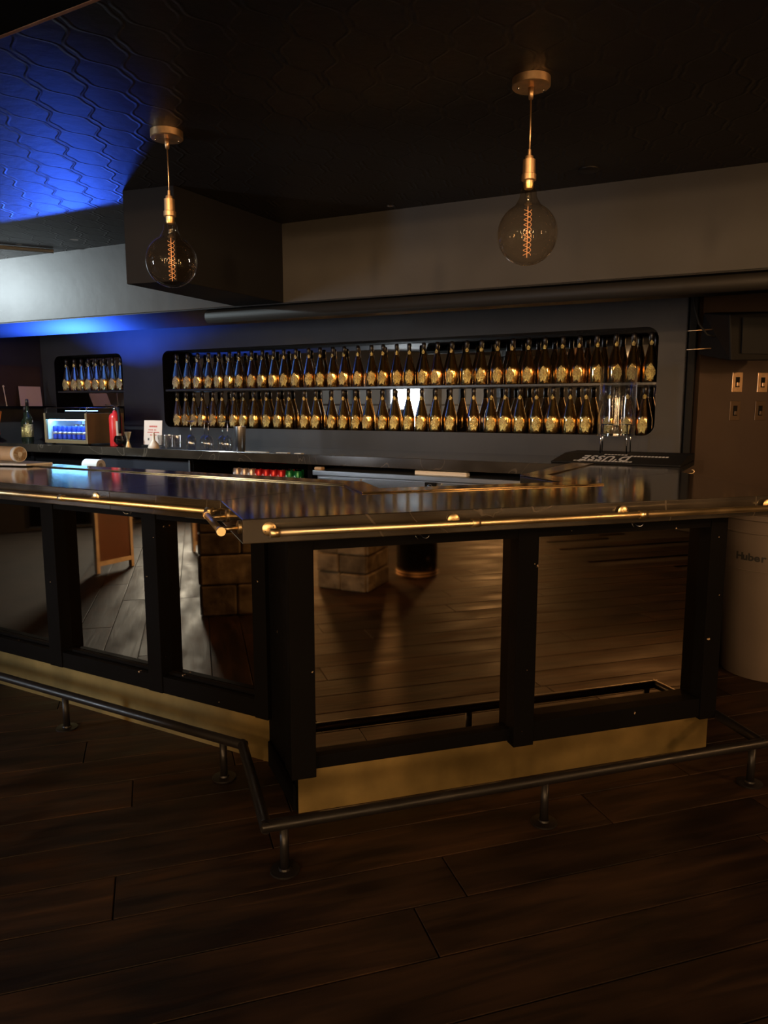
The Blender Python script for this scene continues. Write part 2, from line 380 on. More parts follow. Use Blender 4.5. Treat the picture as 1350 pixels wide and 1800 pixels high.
# individual boards run along the right bar front; a along FR.ex, b towards camera
board_cache = {}
def board(a0, ln, b0, wd):
    key = (round(ln, 2), wd)
    if key not in board_cache:
        g = G(); g.box(FX, -ln / 2, ln / 2, -wd / 2, wd / 2, -.012, 0.0, .0022)
        o = g.build('floor_board', M['board'], fl, local=True); board_cache[key] = o.data
    else:
        o = bpy.data.objects.new('floor_board', board_cache[key]); COL.objects.link(o); o.parent = fl
    p = FR(a0 + ln / 2, b0 + wd / 2) - fl.location
    o.location = (p.x, p.y, -fl.location.z); o.rotation_euler = (0, 0, t17)
LENS = (1.2, 1.6, 2.0, 2.4)
rr = random.Random(11)
b = -1.62; k = 0
while b < 6.2:
    a = -6.0 + rr.uniform(-1.0, 0) ; end = 3.9
    if b > 3.0: a += 2.0; end = 3.2
    while a < end:
        ln = rr.choice(LENS); board(a, ln - .004, b, .196); a += ln
    b += .2; k += 1

# ------------------------------------------------------------------ structure: back wall with two bottle niches
def rrect(a0, a1, z0, z1, r, n=6):
    pts = []
    for cx, cz, s in ((a1 - r, z1 - r, 0), (a0 + r, z1 - r, 90), (a0 + r, z0 + r, 180), (a1 - r, z0 + r, 270)):
        for i in range(n + 1):
            t = R(s + 90 * i / n); pts.append((cx + r * math.cos(t), cz + r * math.sin(t)))
    return pts
WF, NB = .09, -.11                     # wall face / niche back offsets
NI = [(-.055, 4.235, 1.215, 1.90), (4.755, 5.73, 1.215, 1.90)]
g = G(); bm = g.bm
loops = [[(-.22, 0), (5.93, 0), (5.93, 2.25), (-.22, 2.25)]] + [rrect(*n, .075) for n in NI]
edges = []
for lp in loops:
    vs = [bm.verts.new(FW(a, WF, z)) for a, z in lp]
    edges += [bm.edges.new((vs[i], vs[(i + 1) % len(vs)])) for i in range(len(vs))]
bmesh.ops.triangle_fill(bm, use_beauty=True, edges=edges)
bmesh.ops.recalc_face_normals(bm, faces=bm.faces)
wall_back = struct(g.build('wall_back', M['wall_paint']))
for a0, a1, z0, z1 in NI:
    g = G(); lp = rrect(a0, a1, z0, z1, .075); n = len(lp)
    A = [g.bm.verts.new(FW(a, WF, z)) for a, z in lp]; B = [g.bm.verts.new(FW(a, NB, z)) for a, z in lp]
    for i in range(n): g.bm.faces.new((A[i], A[(i + 1) % n], B[(i + 1) % n], B[i]))
    g.build('niche_lining', M['black_paint'], wall_back)
    G().box(FW, a0, a1, NB - .012, NB, z0, z1).build('niche_mirror', M['niche_mirror'], wall_back)
    g = G(); g.box(FW, a0 + .004, a1 - .004, NB + .002, WF - .02, 1.538, 1.556, .002); g.build('niche_shelf', M['shelf_dark'], wall_back)
# right end of back wall: return edge, black gap and brown side wall
G().box(FW, -.225, -.215, -.6, WF, 0, 2.25).build('wall_end', M['black_paint'], wall_back)
SW = Fr((1.99, 4.70), (math.cos(t17), math.sin(t17)), (math.sin(t17), -math.cos(t17)))
wall_side = struct(G().box(SW, -.02, 4.5, -.15, 0, 0, 2.25).build('wall_right', M['brown_wall']))
# left return wall
wl = struct(G().box(FW, 5.93, 6.08, -.2, 2.6, 0, 2.6).build('wall_left', M['wall_paint']))
# far walls of the room (behind the camera and to the sides)
struct(G().box(FX, -7.3, 6.4, -5.0, -4.85, 0, 2.75).build('wall_front', M['dark_room']))
struct(G().box(FX, 6.1, 6.25, -4.85, 6.2, 0, 2.75).build('wall_far_right', M['dark_room']))

# left side: glazed shop front
XL = -7.0
wg = struct(G().box(FX, XL - .15, XL, -4.85, 5.65, 0, .03).box(FX, XL - .15, XL, 3.0, 5.65, .03, 2.75).box(FX, XL - .15, XL, -4.85, -.95, .03, 2.75).box(FX, XL - .15, XL, -.95, 3.0, 2.0, 2.75).build('wall_far_left', M['dark_room']))
struct(G().box(FX, XL - .15, -4.9, 5.65, 5.8, 0, 2.75).build('wall_left_return', M['dark_room']))
ys = [-.95, -.25, .35, .93, 1.55, 2.25, 3.0]
for i, (y0, y1) in enumerate(zip(ys, ys[1:])):
    wn = struct(G().box(FX, XL - .10, XL - .02, y0, y0 + .05, .03, 2.0).box(FX, XL - .10, XL - .02, y1 - .05, y1, .03, 2.0).box(FX, XL - .10, XL - .02, y0 + .05, y1 - .05, 1.94, 2.0).box(FX, XL - .10, XL - .02, y0 + .05, y1 - .05, .66, .74).box(FX, XL - .10, XL - .02, y0 + .05, y1 - .05, 1.42, 1.45).build('window_%d' % (i + 1), M['black_metal']))
    G().box(FX, XL - .075, XL - .065, y0 + .05, y1 - .05, .74, 1.94).build('pane', M['day'] if i == 3 else M['day_dim'], wn)
# low wood framed panels standing in front of the glazing
for i, (x, y, rz) in enumerate(((-4.42, 2.56, 62), (-4.9, 1.55, 80))):
    f = Fr((x, y), (math.cos(R(rz)), math.sin(R(rz))), (math.sin(R(rz)), -math.cos(R(rz))))
    t = thing('framed_screen', ['brown panel in a pale wood frame, the one nearer the bar', 'brown panel in a pale wood frame, the one further from the bar'][i], 'screen', (x, y, 0), R(rz), 'low framed screens by the glazing')
    hw = .165
    G().box(f, -hw, hw, -.008, .008, .10, .72).build('panel', M['panel_brown'], t)
    for a0, a1, z0, z1 in ((-hw - .03, -hw, .0, .76), (hw, hw + .03, .0, .76), (-hw, hw, .06, .10), (-hw, hw, .72, .76)):
        G().box(f, a0, a1, -.018, .018, z0, z1, .002).build('frame_rail', M['frame_wood'], t)

# ------------------------------------------------------------------ structure: ceiling, beam, duct box, soffit
CZ = 2.44
bR = FB(-8.0, 0); bL = FB(7.2, 0)
g = G().prism([(6.3, -5.0), (bR.x, bR.y), (bL.x, bL.y), (-7.3, 7.0), (-7.3, -5.0)], CZ, CZ + .06)
ceiling = struct(g.build('ceiling', M['ceiling']))
beam = struct(G().box(FB, -8.0, 6.0, -.75, 0, 2.0, CZ + .05, .004).build('trim_1', M['beam_paint']))
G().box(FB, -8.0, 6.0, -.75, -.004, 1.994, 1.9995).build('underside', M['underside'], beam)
struct(G().box(FB, -9, 6, -4.6, -.75, 2.2, 2.26).build('ceiling_back', M['dark_room']))
# duct box against the beam, in front of it
bx = [(-1.272, 3.778), (-.997, 3.685), (-.585, 4.436), (-.90, 4.588)]
duct = struct(G().prism(bx, 2.0, CZ, .003).build('trim_2', M['duct_paint']))
# pipe under the beam
pp = [FB(a, -.07, 1.957) for a in (-6.0, .62)]
tag(G().tube(pp, .040, 20).build('ceiling_pipe', M['pipe_paint']), 'thick black pipe running under the long ceiling beam', 'pipe')
tag(G().tube([(-3.2, 4.65, 2.424), (-2.2, 5.12, 2.424)], .013, 10).build('ceiling_conduit', M['grey_conduit']), 'thin grey conduit on the ceiling at the far left', 'conduit')
# soffit close to the camera, upper left, with a copper edge strip
u = Vector((-.8725, .4886, 0)); mm = Vector((-.4886, -.8725, 0)); P0 = Vector((-.943, 1.96, 0))
FS = Fr((P0.x, P0.y), (u.x, u.y), (mm.x, mm.y))
sof = struct(G().box(FS, -3.2, 4.2, .0, .45, 2.30, CZ, .002).build('trim_3', M['black_paint']))
G().box(FS, -3.2, 4.2, -.012, .0, 2.30, 2.318, .002).build('edge_strip', M['copper_trim'], sof)
# dark conduit at the end of the back wall
tag(G().box(FW, -.275, -.228, .03, .085, 1.07, 2.2, .006).build('wall_conduit', M['plastic_black']), 'black vertical conduit at the right end of the bottle wall', 'conduit')

# ------------------------------------------------------------------ bar base
Z0 = .995; ZT = 1.07
bar = thing('serving_bar', 'black bar front with bronze mirror panels and brass kick plates', 'bar', FR(.8, 0, 0), t17)
ch_u = Vector((-.156, .374, 0)).normalized()
body = [FR(.012, -.03), FR(1.70, -.03), (1.25, 3.75), (1.72, 4.60), (1.45, 4.70), (.78, 3.54), (.82, 3.30), FR(.45, -.40), (-.05, 3.17), FL(3.4, -.50), FL(3.4, -.03), FL(.03, -.03)]
G().prism([(p[0], p[1]) for p in body], 0, .93).build('carcass', M['black_paint'], bar)
# right front
for a0, a1 in ((-.03, .055), (.797, .879), (1.628, 1.706)):
    G().box(FR, a0, a1, -.028, .05, .15, Z0, .002).build('stile', M['black_paint'], bar)
G().box(FR, .055, 1.628, -.028, .045, .937, Z0 - .001).build('top_rail', M['black_paint'], bar)
G().box(FR, .055, .797, -.028, .020, .165, .212, .002).build('bottom_rail', M['black_paint'], bar)
G().box(FR, .879, 1.628, -.028, .045, .160, .238, .002).build('bottom_rail', M['black_paint'], bar)
G().box(FR, .055, .797, -.026, -.012, .212, .937).build('mirror_panel', M['mirror'], bar)
G().box(FR, .879, 1.628, -.026, -.012, .238, .937).build('mirror_panel', M['mirror'], bar)
G().box(FR, .0, 1.713, -.03, .0, .0, .165).build('kick_plate', M['kick_brass'], bar)
G().box(FR, 1.70, 1.713, -.5, -.03, .0, .93).build('end_panel', M['black_paint'], bar)
# chamfer between the two fronts
c0, c1 = FR(0, 0), FL(0, 0); cn = Vector((-ch_u.y, ch_u.x, 0)); cn = cn if cn.x < 0 else -cn
FC = Fr((c0.x, c0.y), (ch_u.x, ch_u.y), (cn.x, cn.y)); CL = (c1 - c0).length
G().box(FC, .0, CL, -.03, .0, .0, Z0).build('chamfer_panel', M['black_paint'], bar)
G().box(FC, .02, CL - .02, .0, .012, .0, .10, .003).build('skirting', M['black_paint'], bar)
G().box(FC, .0, .05, .0, .03, .15, Z0, .003).build('stile', M['black_paint'], bar)
# left front
for a0, a1 in ((-.035, .03), (.525, .605), (1.165, 1.25), (1.81, 1.895), (2.45, 2.535)):
    G().box(FL, a0, a1, -.028, .05, .20 if a0 > 0 else .20, Z0, .002).build('stile', M['black_paint'], bar)
G().box(FL, .03, 3.3, -.028, .045, .945, Z0 - .001).build('top_rail', M['black_paint'], bar)
for a0, a1 in ((.03, .525), (.605, 1.165), (1.25, 1.81), (1.895, 2.45)):
    G().box(FL, a0, a1, -.028, .045, .20, .272, .002).build('bottom_rail', M['black_paint'], bar)
    G().box(FL, a0, a1, -.012, .012, .272, .284, .002).build('sill_bead', M['black_paint'], bar)
    G().box(FL, a0, a1, -.026, -.012, .272, .945).build('mirror_panel', M['mirror'], bar)
G().box(FL, -.005, 3.3, -.03, .0, .0, .20).build('kick_plate', M['kick_brass'], bar)

# ------------------------------------------------------------------ counter top
P1 = FR(-.187, .19); P2 = Vector((-.58, 2.605, 0)); P3 = FL(3.4, .19); P4 = FL(3.4, -.57)
P5 = FL(-.097, -.57); P6 = FR(.434, -.455); P7 = FR(1.266, -.455); P8 = Vector((.653, 3.54, 0))
Wn = Vector((.4886, .8725, 0))
P9 = P8 + Wn * 1.575; P10 = Vector((1.52, 3.76, 0)) + Wn * .96; P11 = Vector((1.52, 3.76, 0)); P12 = Vector((1.588, 2.80, 0))
top = thing('bar_counter', 'polished black marble bar counter wrapping round the serving side', 'counter', (P1.x + .6, P1.y + .4, Z0))
def poly(name, pts, z0, z1, m, par, bev=.003):
    return G().prism([(p[0], p[1]) for p in pts], z0, z1, bev).build(name, m, par)
q2 = FL(.62, .19); q2i = FL(.62, -.57)
poly('slab', [P1, P12, P11, P7, P6, P5, P2], Z0, ZT, M['marble'], top)
poly('slab', [P2, P5, q2i, q2], Z0, ZT, M['marble'], top)
poly('slab', [q2, q2i, P4, P3], Z0, ZT, M['marble'], top)
poly('slab', [P11, P10, P9, P8, P7], Z0, ZT, M['marble'], top)
# raised edge strip along the serving side
sw = .13
l_in, l_out = -.57, -.57 + sw
r_in, r_out = -.455, -.455 + .115
zs = ZT + .006
o5 = FL(-.075, l_out); o6 = Vector((-.105, 2.79, 0))
poly('edge_strip', [FL(3.4, l_in), P5, o5, FL(3.4, l_out)], ZT + .0005, zs, M['marble_strip'], top, .001)
poly('edge_strip', [P5, P6, FR(.33, r_out), o5], ZT + .0005, zs, M['marble_strip'], top, .001)
poly('edge_strip', [P6, P7, FR(1.40, r_out), FR(.33, r_out)], ZT + .0005, zs, M['marble_strip'], top, .001)
o8 = P8 + Vector((.135, .02, 0))
poly('edge_strip', [P7, P8, o8, FR(1.40, r_out)], ZT + .0005, zs, M['marble_strip'], top, .001)
poly('edge_strip', [P8, P9, P9 + Vector((.13, -.06, 0)), o8], ZT + .0005, zs, M['marble_strip'], top, .001)

# back counter along the bottle wall
bc = thing('back_counter', 'black marble back counter below the bottle niches', 'counter', FW(3.1, .45, 0), FW.ang())
G().box(FW, .30, 5.93, WF, .83, 1.0, 1.07, .003).build('slab', M['marble'], bc)
G().box(FW, .30, 5.93, WF, .30, 0, 1.0).build('back_panel', M['black_paint'], bc)
for a in (2.14, 3.26, 4.3, 5.2):
    G().box(FW, a - .02, a + .02, .30, .78, 0, 1.0, .002).build('upright', M['black_paint'], bc)
G().box(FW, 2.16, 3.24, .30, .76, .80, .82).build('shelf', M['black_paint'], bc)
G().box(FW, 3.28, 4.28, .30, .79, .10, .975, .003).build('cabinet_front', M['dark_blue_front'], bc)
G().box(FW, 3.262, 3.278, .79, .797, .5, .985).build('edge_trim', M['steel'], bc)
G().box(FW, 4.32, 5.93, .30, .76, .10, .95).build('cabinet_front', M['black_paint'], bc)

# ------------------------------------------------------------------ brass hand rails
def rail(name, label, fr, a0, a1, off_face, off, z, flanges, sleeves, ends=True):
    t = thing(name, label, 'handrail', fr((a0 + a1) / 2, off, z), fr.ang(), 'brass rails on the counter edge')
    G().tube([fr(a0, off, z), fr(a1, off, z)], .0112, 16).build('tube', M['brass'], t)
    for a in flanges:
        fl_ = G().lathe([(.0, 0), (.021, 0), (.021, .003), (.018, .005), (.009, .007), (0, .007)], fr(a, off_face, z + .004), 20, axis=tuple(fr.ey)).build('flange', M['brass'], t, sharp=40)
        for dx, dz in ((.013, .006), (-.013, -.006)):
            G().lathe([(0, 0), (.0022, 0), (.0016, .0016), (0, .002)], fr(a + dx, off_face + .0052, z + .004 + dz), 8, axis=tuple(fr.ey)).build('screw', M['black_metal'], fl_)
        G().tube([fr(a, off_face + .005, z + .002), fr(a, off, z)], .006, 12).build('bracket_arm', M['brass'], t)
    for a in sleeves:
        G().tube([fr(a - .014, off, z), fr(a + .014, off, z)], .0134, 16).build('sleeve', M['brass'], t)
    return t
rail('brass_rail', 'long brass rail along the front edge of the near bar section', FR, -.112, 1.95, .1905, .245, 1.034, (-.118 + .01, .487, 1.123, 1.75), (-.10, .54, 1.165))
rail('brass_rail', 'brass rail along the front edge of the far left bar section', FL, .03, 3.2, .1905, .25, 1.036, (.035, .70, 1.6, 2.5), (.045, .83))
FC2 = Fr((P1.x, P1.y), ((P2 - P1).normalized().x, (P2 - P1).normalized().y), ((P1 - P2).normalized().y, (P2 - P1).normalized().x))
if FC2.ey.x > 0: FC2.ey = -FC2.ey
CL2 = (P2 - P1).length
rail('brass_rail', 'short brass rail across the chamfered bar corner', FC2, .02, CL2 - .075, .0005, .06, 1.034, (.06, CL2 - .16), (.03, CL2 - .09))

# ------------------------------------------------------------------ black foot rail
ZR = .155
fr_t = thing('foot_rail', 'black tubular foot rail on floor posts around the bar base', 'foot rail', FR(.8, .3, 0), t17)
cR = FR(-.155, .305); cL = FL(-.02, .185)
pts = [FL(3.3, .185, ZR), Vector((cL.x, cL.y, ZR)), Vector((cR.x, cR.y, ZR)), FR(1.70, .30, ZR), FR(1.73, -.05, ZR)]
for p, q in zip(pts, pts[1:]):
    d = (q - p).normalized()
    G().tube([p - d * .012, q + d * .012], .0185, 16).build('tube', M['black_metal'], fr_t, sharp=40)
for p in (FR(-.10, .305), FR(.785, .305), FR(1.655, .30), FL(.075, .185), FL(.975, .185), FL(1.9, .185)):
    G().tube([Vector((p.x, p.y, .004)), Vector((p.x, p.y, ZR - .01))], .014, 14).build('post', M['black_metal'], fr_t)
    G().lathe([(0, 0), (.045, 0), (.045, .006), (.020, .008), (.018, .014), (0, .014)], (p.x, p.y, .0005), 24).build('floor_flange', M['black_metal'], fr_t, sharp=40)

# wire coat hooks under the counter edge
def hook(fr, a, b, z, label):
    t = thing('coat_hook', label, 'hook', fr(a, b, z), fr.ang(), 'wire coat hooks under the counter')
    pl = [fr(a + s, b + .002 + (.03 * math.sin(min(1, abs(s) / .02) * math.pi / 2)), z + zz) for s, zz in ((-.026, .004), (-.022, -.004), (-.015, -.010), (-.008, -.009), (-.002, .0), (0, .008), (.002, .0), (.008, -.009), (.015, -.010), (.022, -.004), (.026, .004))]
    G().tube(pl, .0018, 6).build('wire', M['chrome'], t)
    G().box(fr, a - .005, a + .005, b - .002, b + .002, z - .004, z + .012).build('mount', M['chrome'], t)
hook(FR, .42, .052, .972, 'silver double wire hook below the middle of the near brass rail')
hook(FR, 1.265, .052, .972, 'silver double wire hook below the right end of the near brass rail')
hook(FL, .645, .052, .972, 'silver double wire hook below the left brass rail')

# ------------------------------------------------------------------ champagne bottles
def bottle_proto(name, rose):
    t = thing(name, 'x', 'bottle', (0, 0, 0), 0, 'gold champagne bottles in the niches')
    gold = M['bottle_rose'] if rose else M['bottle_gold']
    G().lathe([(0, .004), (.030, .0), (.047, .002), (.0495, .008), (.0500, .10), (.0490, .112), (.046, .124), (.0175, .238), (.0155, .25), (.0150, .262), (0, .262)], (0, 0, 0), 24).build('body', gold, t, local=True, sharp=60)
    G().lathe([(.0158, .250), (.0150, .285), (.0158, .287), (.0165, .297), (.0158, .312), (.011, .319), (0, .320)], (0, 0, 0), 18).build('foil', M['foil_black'], t, local=True)
    # pointed crest on the neck
    def shield(pts, rfun, thick, nm):
        g = G(); n = len(pts)
        def pos(x, z, e):
            r = rfun(z) + e; an = -math.pi / 2 + x / rfun(z); return (r * math.cos(an), r * math.sin(an), z)
        out = [g.bm.verts.new(pos(x, z, .0004)) for x, z in pts]; inn = []
        cz = sum(z for _, z in pts) / n
        front = [g.bm.verts.new(pos(x * .92, cz + (z - cz) * .95, thick)) for x, z in pts]
        c = [g.bm.verts.new(pos(0, zz, thick * 1.25)) for zz in (cz,)]
        for i in range(n):
            j = (i + 1) % n
            g.bm.faces.new((out[i], out[j], front[j], front[i])); g.bm.faces.new((front[i], front[j], c[0]))
        bmesh.ops.recalc_face_normals(g.bm, faces=g.bm.faces)
        return g.build(nm, M['label_metal'], t, local=True)
    rb = lambda z: .0500 if z < .10 else max(.0175, .046 - (z - .124) * .25) if z > .124 else .0500 - (z - .10) * .16
    rn = lambda z: .0175 - max(0, min(1, (z - .238) / .02)) * .0020 + .0004
    sp = []
    for i in range(13):                       # spade outline: foot, lobes, point
        sp.append(None)
    spade = [(-.020, .014), (.020, .014), (.022, .034), (.026, .040), (.034, .054), (.033, .074), (.022, .094), (.010, .110), (0, .124), (-.010, .110), (-.022, .094), (-.033, .074), (-.034, .054), (-.026, .040), (-.022, .034)]
    lb = shield(spade, rb, .0022, 'label')
    shield([(-.008, .236), (.008, .236), (.013, .246), (.011, .256), (.006, .260), (0, .270), (-.006, .260), (-.011, .256), (-.013, .246)], rn, .0022, 'neck_crest')
    return t
pg = bottle_proto('champagne_bottle', False); pr = bottle_proto('champagne_bottle', True)
rb = random.Random(5)
UP = [4.146, 4.01, 3.884, 3.765, 3.64, 3.523, 3.411, 3.279, 3.161, 3.041, 2.935, 2.808, 2.679, 2.57, 2.447, 2.336, 2.211, 2.086, 1.98, 1.867, 1.758, 1.631, 1.521, 1.401, 1.286, 1.168, 1.048, .932, .818, .701, .579, .464, .35, .226, .111, .002]
LO = [4.165, 4.055, 3.950, 3.846, 3.727, 3.616, 3.479, 3.375, 3.257, 3.126, 3.003, 2.884, 2.73, 2.615, 2.463, 2.349, 2.235, 2.117, 1.987, 1.88, 1.76, 1.646, 1.529, 1.408, 1.223, 1.088, .979, .875, .755, .636, .518, .41, .254, .136, .025]
SM = [5.66, 5.55, 5.44, 5.335, 5.225, 5.11, 4.99, 4.88]
used = [False, False]
def put_bottle(a, z, label):
    i = 1 if rb.random() < .25 else 0; src = (pg, pr)[i]
    rz = FW.ang() + math.pi + rb.uniform(-.35, .35) + .22
    loc = FW(a, rb.uniform(-.006, .006), z)
    if not used[i]:
        used[i] = True; src.location = loc; src.rotation_euler = (0, 0, rz); src['label'] = label; o = src
    else: o = dup(src, loc, rz, label)
    return o
for i, a in enumerate(UP): put_bottle(a, 1.5565, 'gold champagne bottle on the upper shelf of the long niche, %s from the left' % ordn(i + 1))
for i, a in enumerate(LO): put_bottle(a, 1.2155, 'gold champagne bottle on the bottom ledge of the long niche, %s from the left' % ordn(i + 1))
for i, a in enumerate(SM): put_bottle(a, 1.5565, 'gold champagne bottle in the small left niche, %s from the left' % ordn(i + 1))

# ------------------------------------------------------------------ pendant lamps
def pendant(x, y, zb, label, ang):
    t = thing('pendant_lamp', label, 'lamp', (x, y, 1.86), ang, 'globe bulb pendants over the bar')
    cn_ = G().lathe([(0, CZ), (.061, CZ), (.061, CZ - .024), (.058, CZ - .027), (0, CZ - .027)], (x, y, 0), 40).build('ceiling_canopy', M['aged_brass'], t, sharp=40)
    for s in (-1, 1): G().lathe([(0, 0), (.004, 0), (.004, -.006), (.002, -.009), (0, -.009)], (x + s * .042, y + s * .008, CZ - .0275), 10).build('screw', M['chrome'], cn_)
    G().tube([(x, y, CZ - .027), (x, y, CZ - .045), (x, y, CZ - .062)], [.010, .009, .007], 12).build('cord_grip', M['aged_brass'], t)
    G().tube([(x, y, CZ - .06), (x + .001, y, CZ - .15), (x, y, 2.205)], .0028, 8).build('cord', M['aged_brass'], t)
    G().lathe([(0, 2.226), (.005, 2.226), (.006, 2.208), (.013, 2.205), (.014, 2.196), (.020, 2.194), (.0205, 2.150), (.0235, 2.148), (.0235, 2.131), (.020, 2.128), (0, 2.128)], (x, y, 0), 24).build('socket', M['aged_brass'], t, sharp=40)
    prof = [(.0185, 2.118), (.020, 2.108), (.026, 2.100), (.027, 2.080), (.034, 2.066)]
    zc, rr_ = 1.962, .0985
    for i in range(1, 25):
        th = R(20 + 160 * i / 24); prof.append((max(0, rr_ * math.sin(th)), zc + rr_ * math.cos(th)))
    prof[-1] = (0, prof[-1][1])
    g = G().lathe([(0, 2.118)] + prof, (x, y, 0), 48); bl = g.build('bulb', M['bulb_glass'], t)
    G().lathe([(0, 2.130), (.0165, 2.130), (.0165, 2.112), (.014, 2.104), (0, 2.104)], (x, y, 0), 20).build('screw_cap', M['brass'], bl, sharp=40)
    G().lathe([(0, 2.104), (.011, 2.100), (.009, 2.070), (.006, 2.052), (0, 2.05)], (x, y, 0), 14).build('glass_stem', M['glass'], bl)
    G().tube([(x, y, 2.05), (x, y, 1.888)], .0014, 6).build('centre_wire', M['filament'], bl)
    for ph in (0, math.pi):
        h = [(x + .012 * math.cos(ph + 2 * math.pi * 4.5 * k / 100), y + .012 * math.sin(ph + 2 * math.pi * 4.5 * k / 100), 2.040 - .145 * k / 100) for k in range(101)]
        G().tube(h, .0009, 5).build('filament', M['filament'], bl)
pendant(.472, 2.54, 1.866, 'globe bulb pendant with brass socket over the near bar section', .3)
pendant(-.830, 3.00, 1.866, 'globe bulb pendant with brass socket over the left bar section', .8)
# recessed disc in ceiling
tag(G().lathe([(0, 0), (.045, 0), (.045, -.006), (.036, -.010), (0, -.008)], (.906, 3.45, CZ), 28).build('ceiling_disc', M['black_metal'], sharp=40), 'small round black disc on the ceiling near the beam', 'ceiling fitting')

# ------------------------------------------------------------------ drink dispenser and mat on the return counter
def mz(b): return ZT + (.044 if b < .43 else .010 + (.735 - b) / .305 * .034)
DX, DY = 1.455, 4.66
ds = thing('drink_dispenser', 'clear acrylic drink cylinder on thin wire legs', 'dispenser', (DX, DY, ZT), .2)
G().lathe([(.108, 1.225), (.112, 1.23), (.112, 1.64), (.108, 1.645), (.106, 1.64), (.106, 1.235), (.108, 1.225)], (DX, DY, 0), 40).build('cylinder', M['acrylic'], ds, sharp=40)
G().lathe([(0, 1.222), (.113, 1.222), (.113, 1.236), (0, 1.236)], (DX, DY, 0), 40).build('base_plate', M['acrylic'], ds, sharp=40)
G().tube([(DX + .115 * math.cos(2 * math.pi * k / 40), DY + .115 * math.sin(2 * math.pi * k / 40), 1.29) for k in range(40)], .0022, 6, closed=True).build('wire_ring', M['chrome'], ds)
G().tube([(DX + .115 * math.cos(2 * math.pi * k / 40), DY + .115 * math.sin(2 * math.pi * k / 40), 1.222) for k in range(40)], .0022, 6, closed=True).build('wire_ring', M['chrome'], ds)
for an in (205, 285, 25, 115):
    c, s = math.cos(R(an)), math.sin(R(an))
    G().tube([(DX + .118 * c, DY + .118 * s, 1.29), (DX + .122 * c, DY + .122 * s, mz(.3) + .0005)], .0042, 8).build('leg', M['chrome'], ds)
mt = thing('bar_tray', 'low black sloped bar tray printed with white lettering under the drink cylinder', 'tray', FW(.04, .46, ZT), 0)
g = G()
prof_ = [(.14, ZT + .0005), (.735, ZT + .0005), (.735, ZT + .010), (.43, ZT + .044), (.14, ZT + .044)]
A_ = [g.bm.verts.new(FW(-.31, b_, z_)) for b_, z_ in prof_]; B_ = [g.bm.verts.new(FW(.42, b_, z_)) for b_, z_ in prof_]
g.bm.faces.new(A_); g.bm.faces.new(B_[::-1])
for k in range(5): g.bm.faces.new((A_[k], B_[k], B_[(k + 1) % 5], A_[(k + 1) % 5]))
bmesh.ops.recalc_face_normals(g.bm, faces=g.bm.faces); bmesh.ops.bevel(g.bm, geom=g.bm.edges[:], offset=.004, segments=2, affect='EDGES', profile=.5)
g.build('tray_body', M['rubber'], mt)
def text(s, loc, rot, size, m, parent, name='lettering', ext=.0004, align='CENTER', shear=0, sx=1, bold=0.0):
    c = bpy.data.curves.new(name, 'FONT'); c.body = s; c.size = size; c.extrude = ext; c.align_x = align; c.align_y = 'CENTER'; c.shear = shear; c.resolution_u = 3
    c.space_character = 1.05 + bold * 18; c.offset = bold
    o = bpy.data.objects.new(name, c); COL.objects.link(o); c.materials.append(m)
    dg = bpy.context.evaluated_depsgraph_get(); dg.update()
    me = bpy.data.meshes.new_from_object(o.evaluated_get(dg)); bpy.data.objects.remove(o)
    me.transform(WM(parent).inverted() @ Matrix.LocRotScale(Vector(loc), rot, Vector((sx, 1, 1))))
    o = bpy.data.objects.new(name, me); COL.objects.link(o); o.parent = parent
    return o
from mathutils import Euler
sl = math.atan2(.034, .305)
ty = FW.ey * math.cos(sl) + Vector((0, 0, -math.sin(sl))); tn = FW.ex.cross(ty)
RM = Matrix((FW.ex, ty, tn)).transposed()
def on_slope(a, b): return FW(a, b, mz(b)) + tn * .0012
text("D'USSÉ", on_slope(.13, .585), RM.to_quaternion(), .22, M['white_print'], mt, ext=.0003, sx=.36, bold=.007)
def print_row(a, b, ln, h, n):
    for k in range(n):
        x0 = a - ln / 2 + ln * k / n; x1 = x0 + ln / n * .75
        G().hexa([on_slope(x, y) + tn * e for e in (-.0004, .0003) for x, y in ((x0, b - h / 2), (x1, b - h / 2), (x1, b + h / 2), (x0, b + h / 2))]).build('small_print', M['white_print'], mt)
print_row(-.10, .50, .22, .035, 11); print_row(.10, .465, .14, .025, 7); print_row(.13, .69, .34, .025, 17)
# little hook at the counter end
hk = thing('counter_hook', 'small brass hook sticking out of the counter end', 'hook', (1.53, 3.86, 1.055))
G().tube([(1.545, 3.85, 1.055), (1.60, 3.85, 1.055), (1.612, 3.85, 1.057), (1.619, 3.85, 1.064), (1.616, 3.85, 1.072), (1.606, 3.85, 1.075)], .0022, 8).build('wire', M['brass'], hk)
G().lathe([(0, -.003), (.007, -.003), (.007, .003), (0, .003)], (1.566, 3.85, 1.055), 14, axis=(1, 0, 0)).build('washer', M['brass'], hk)

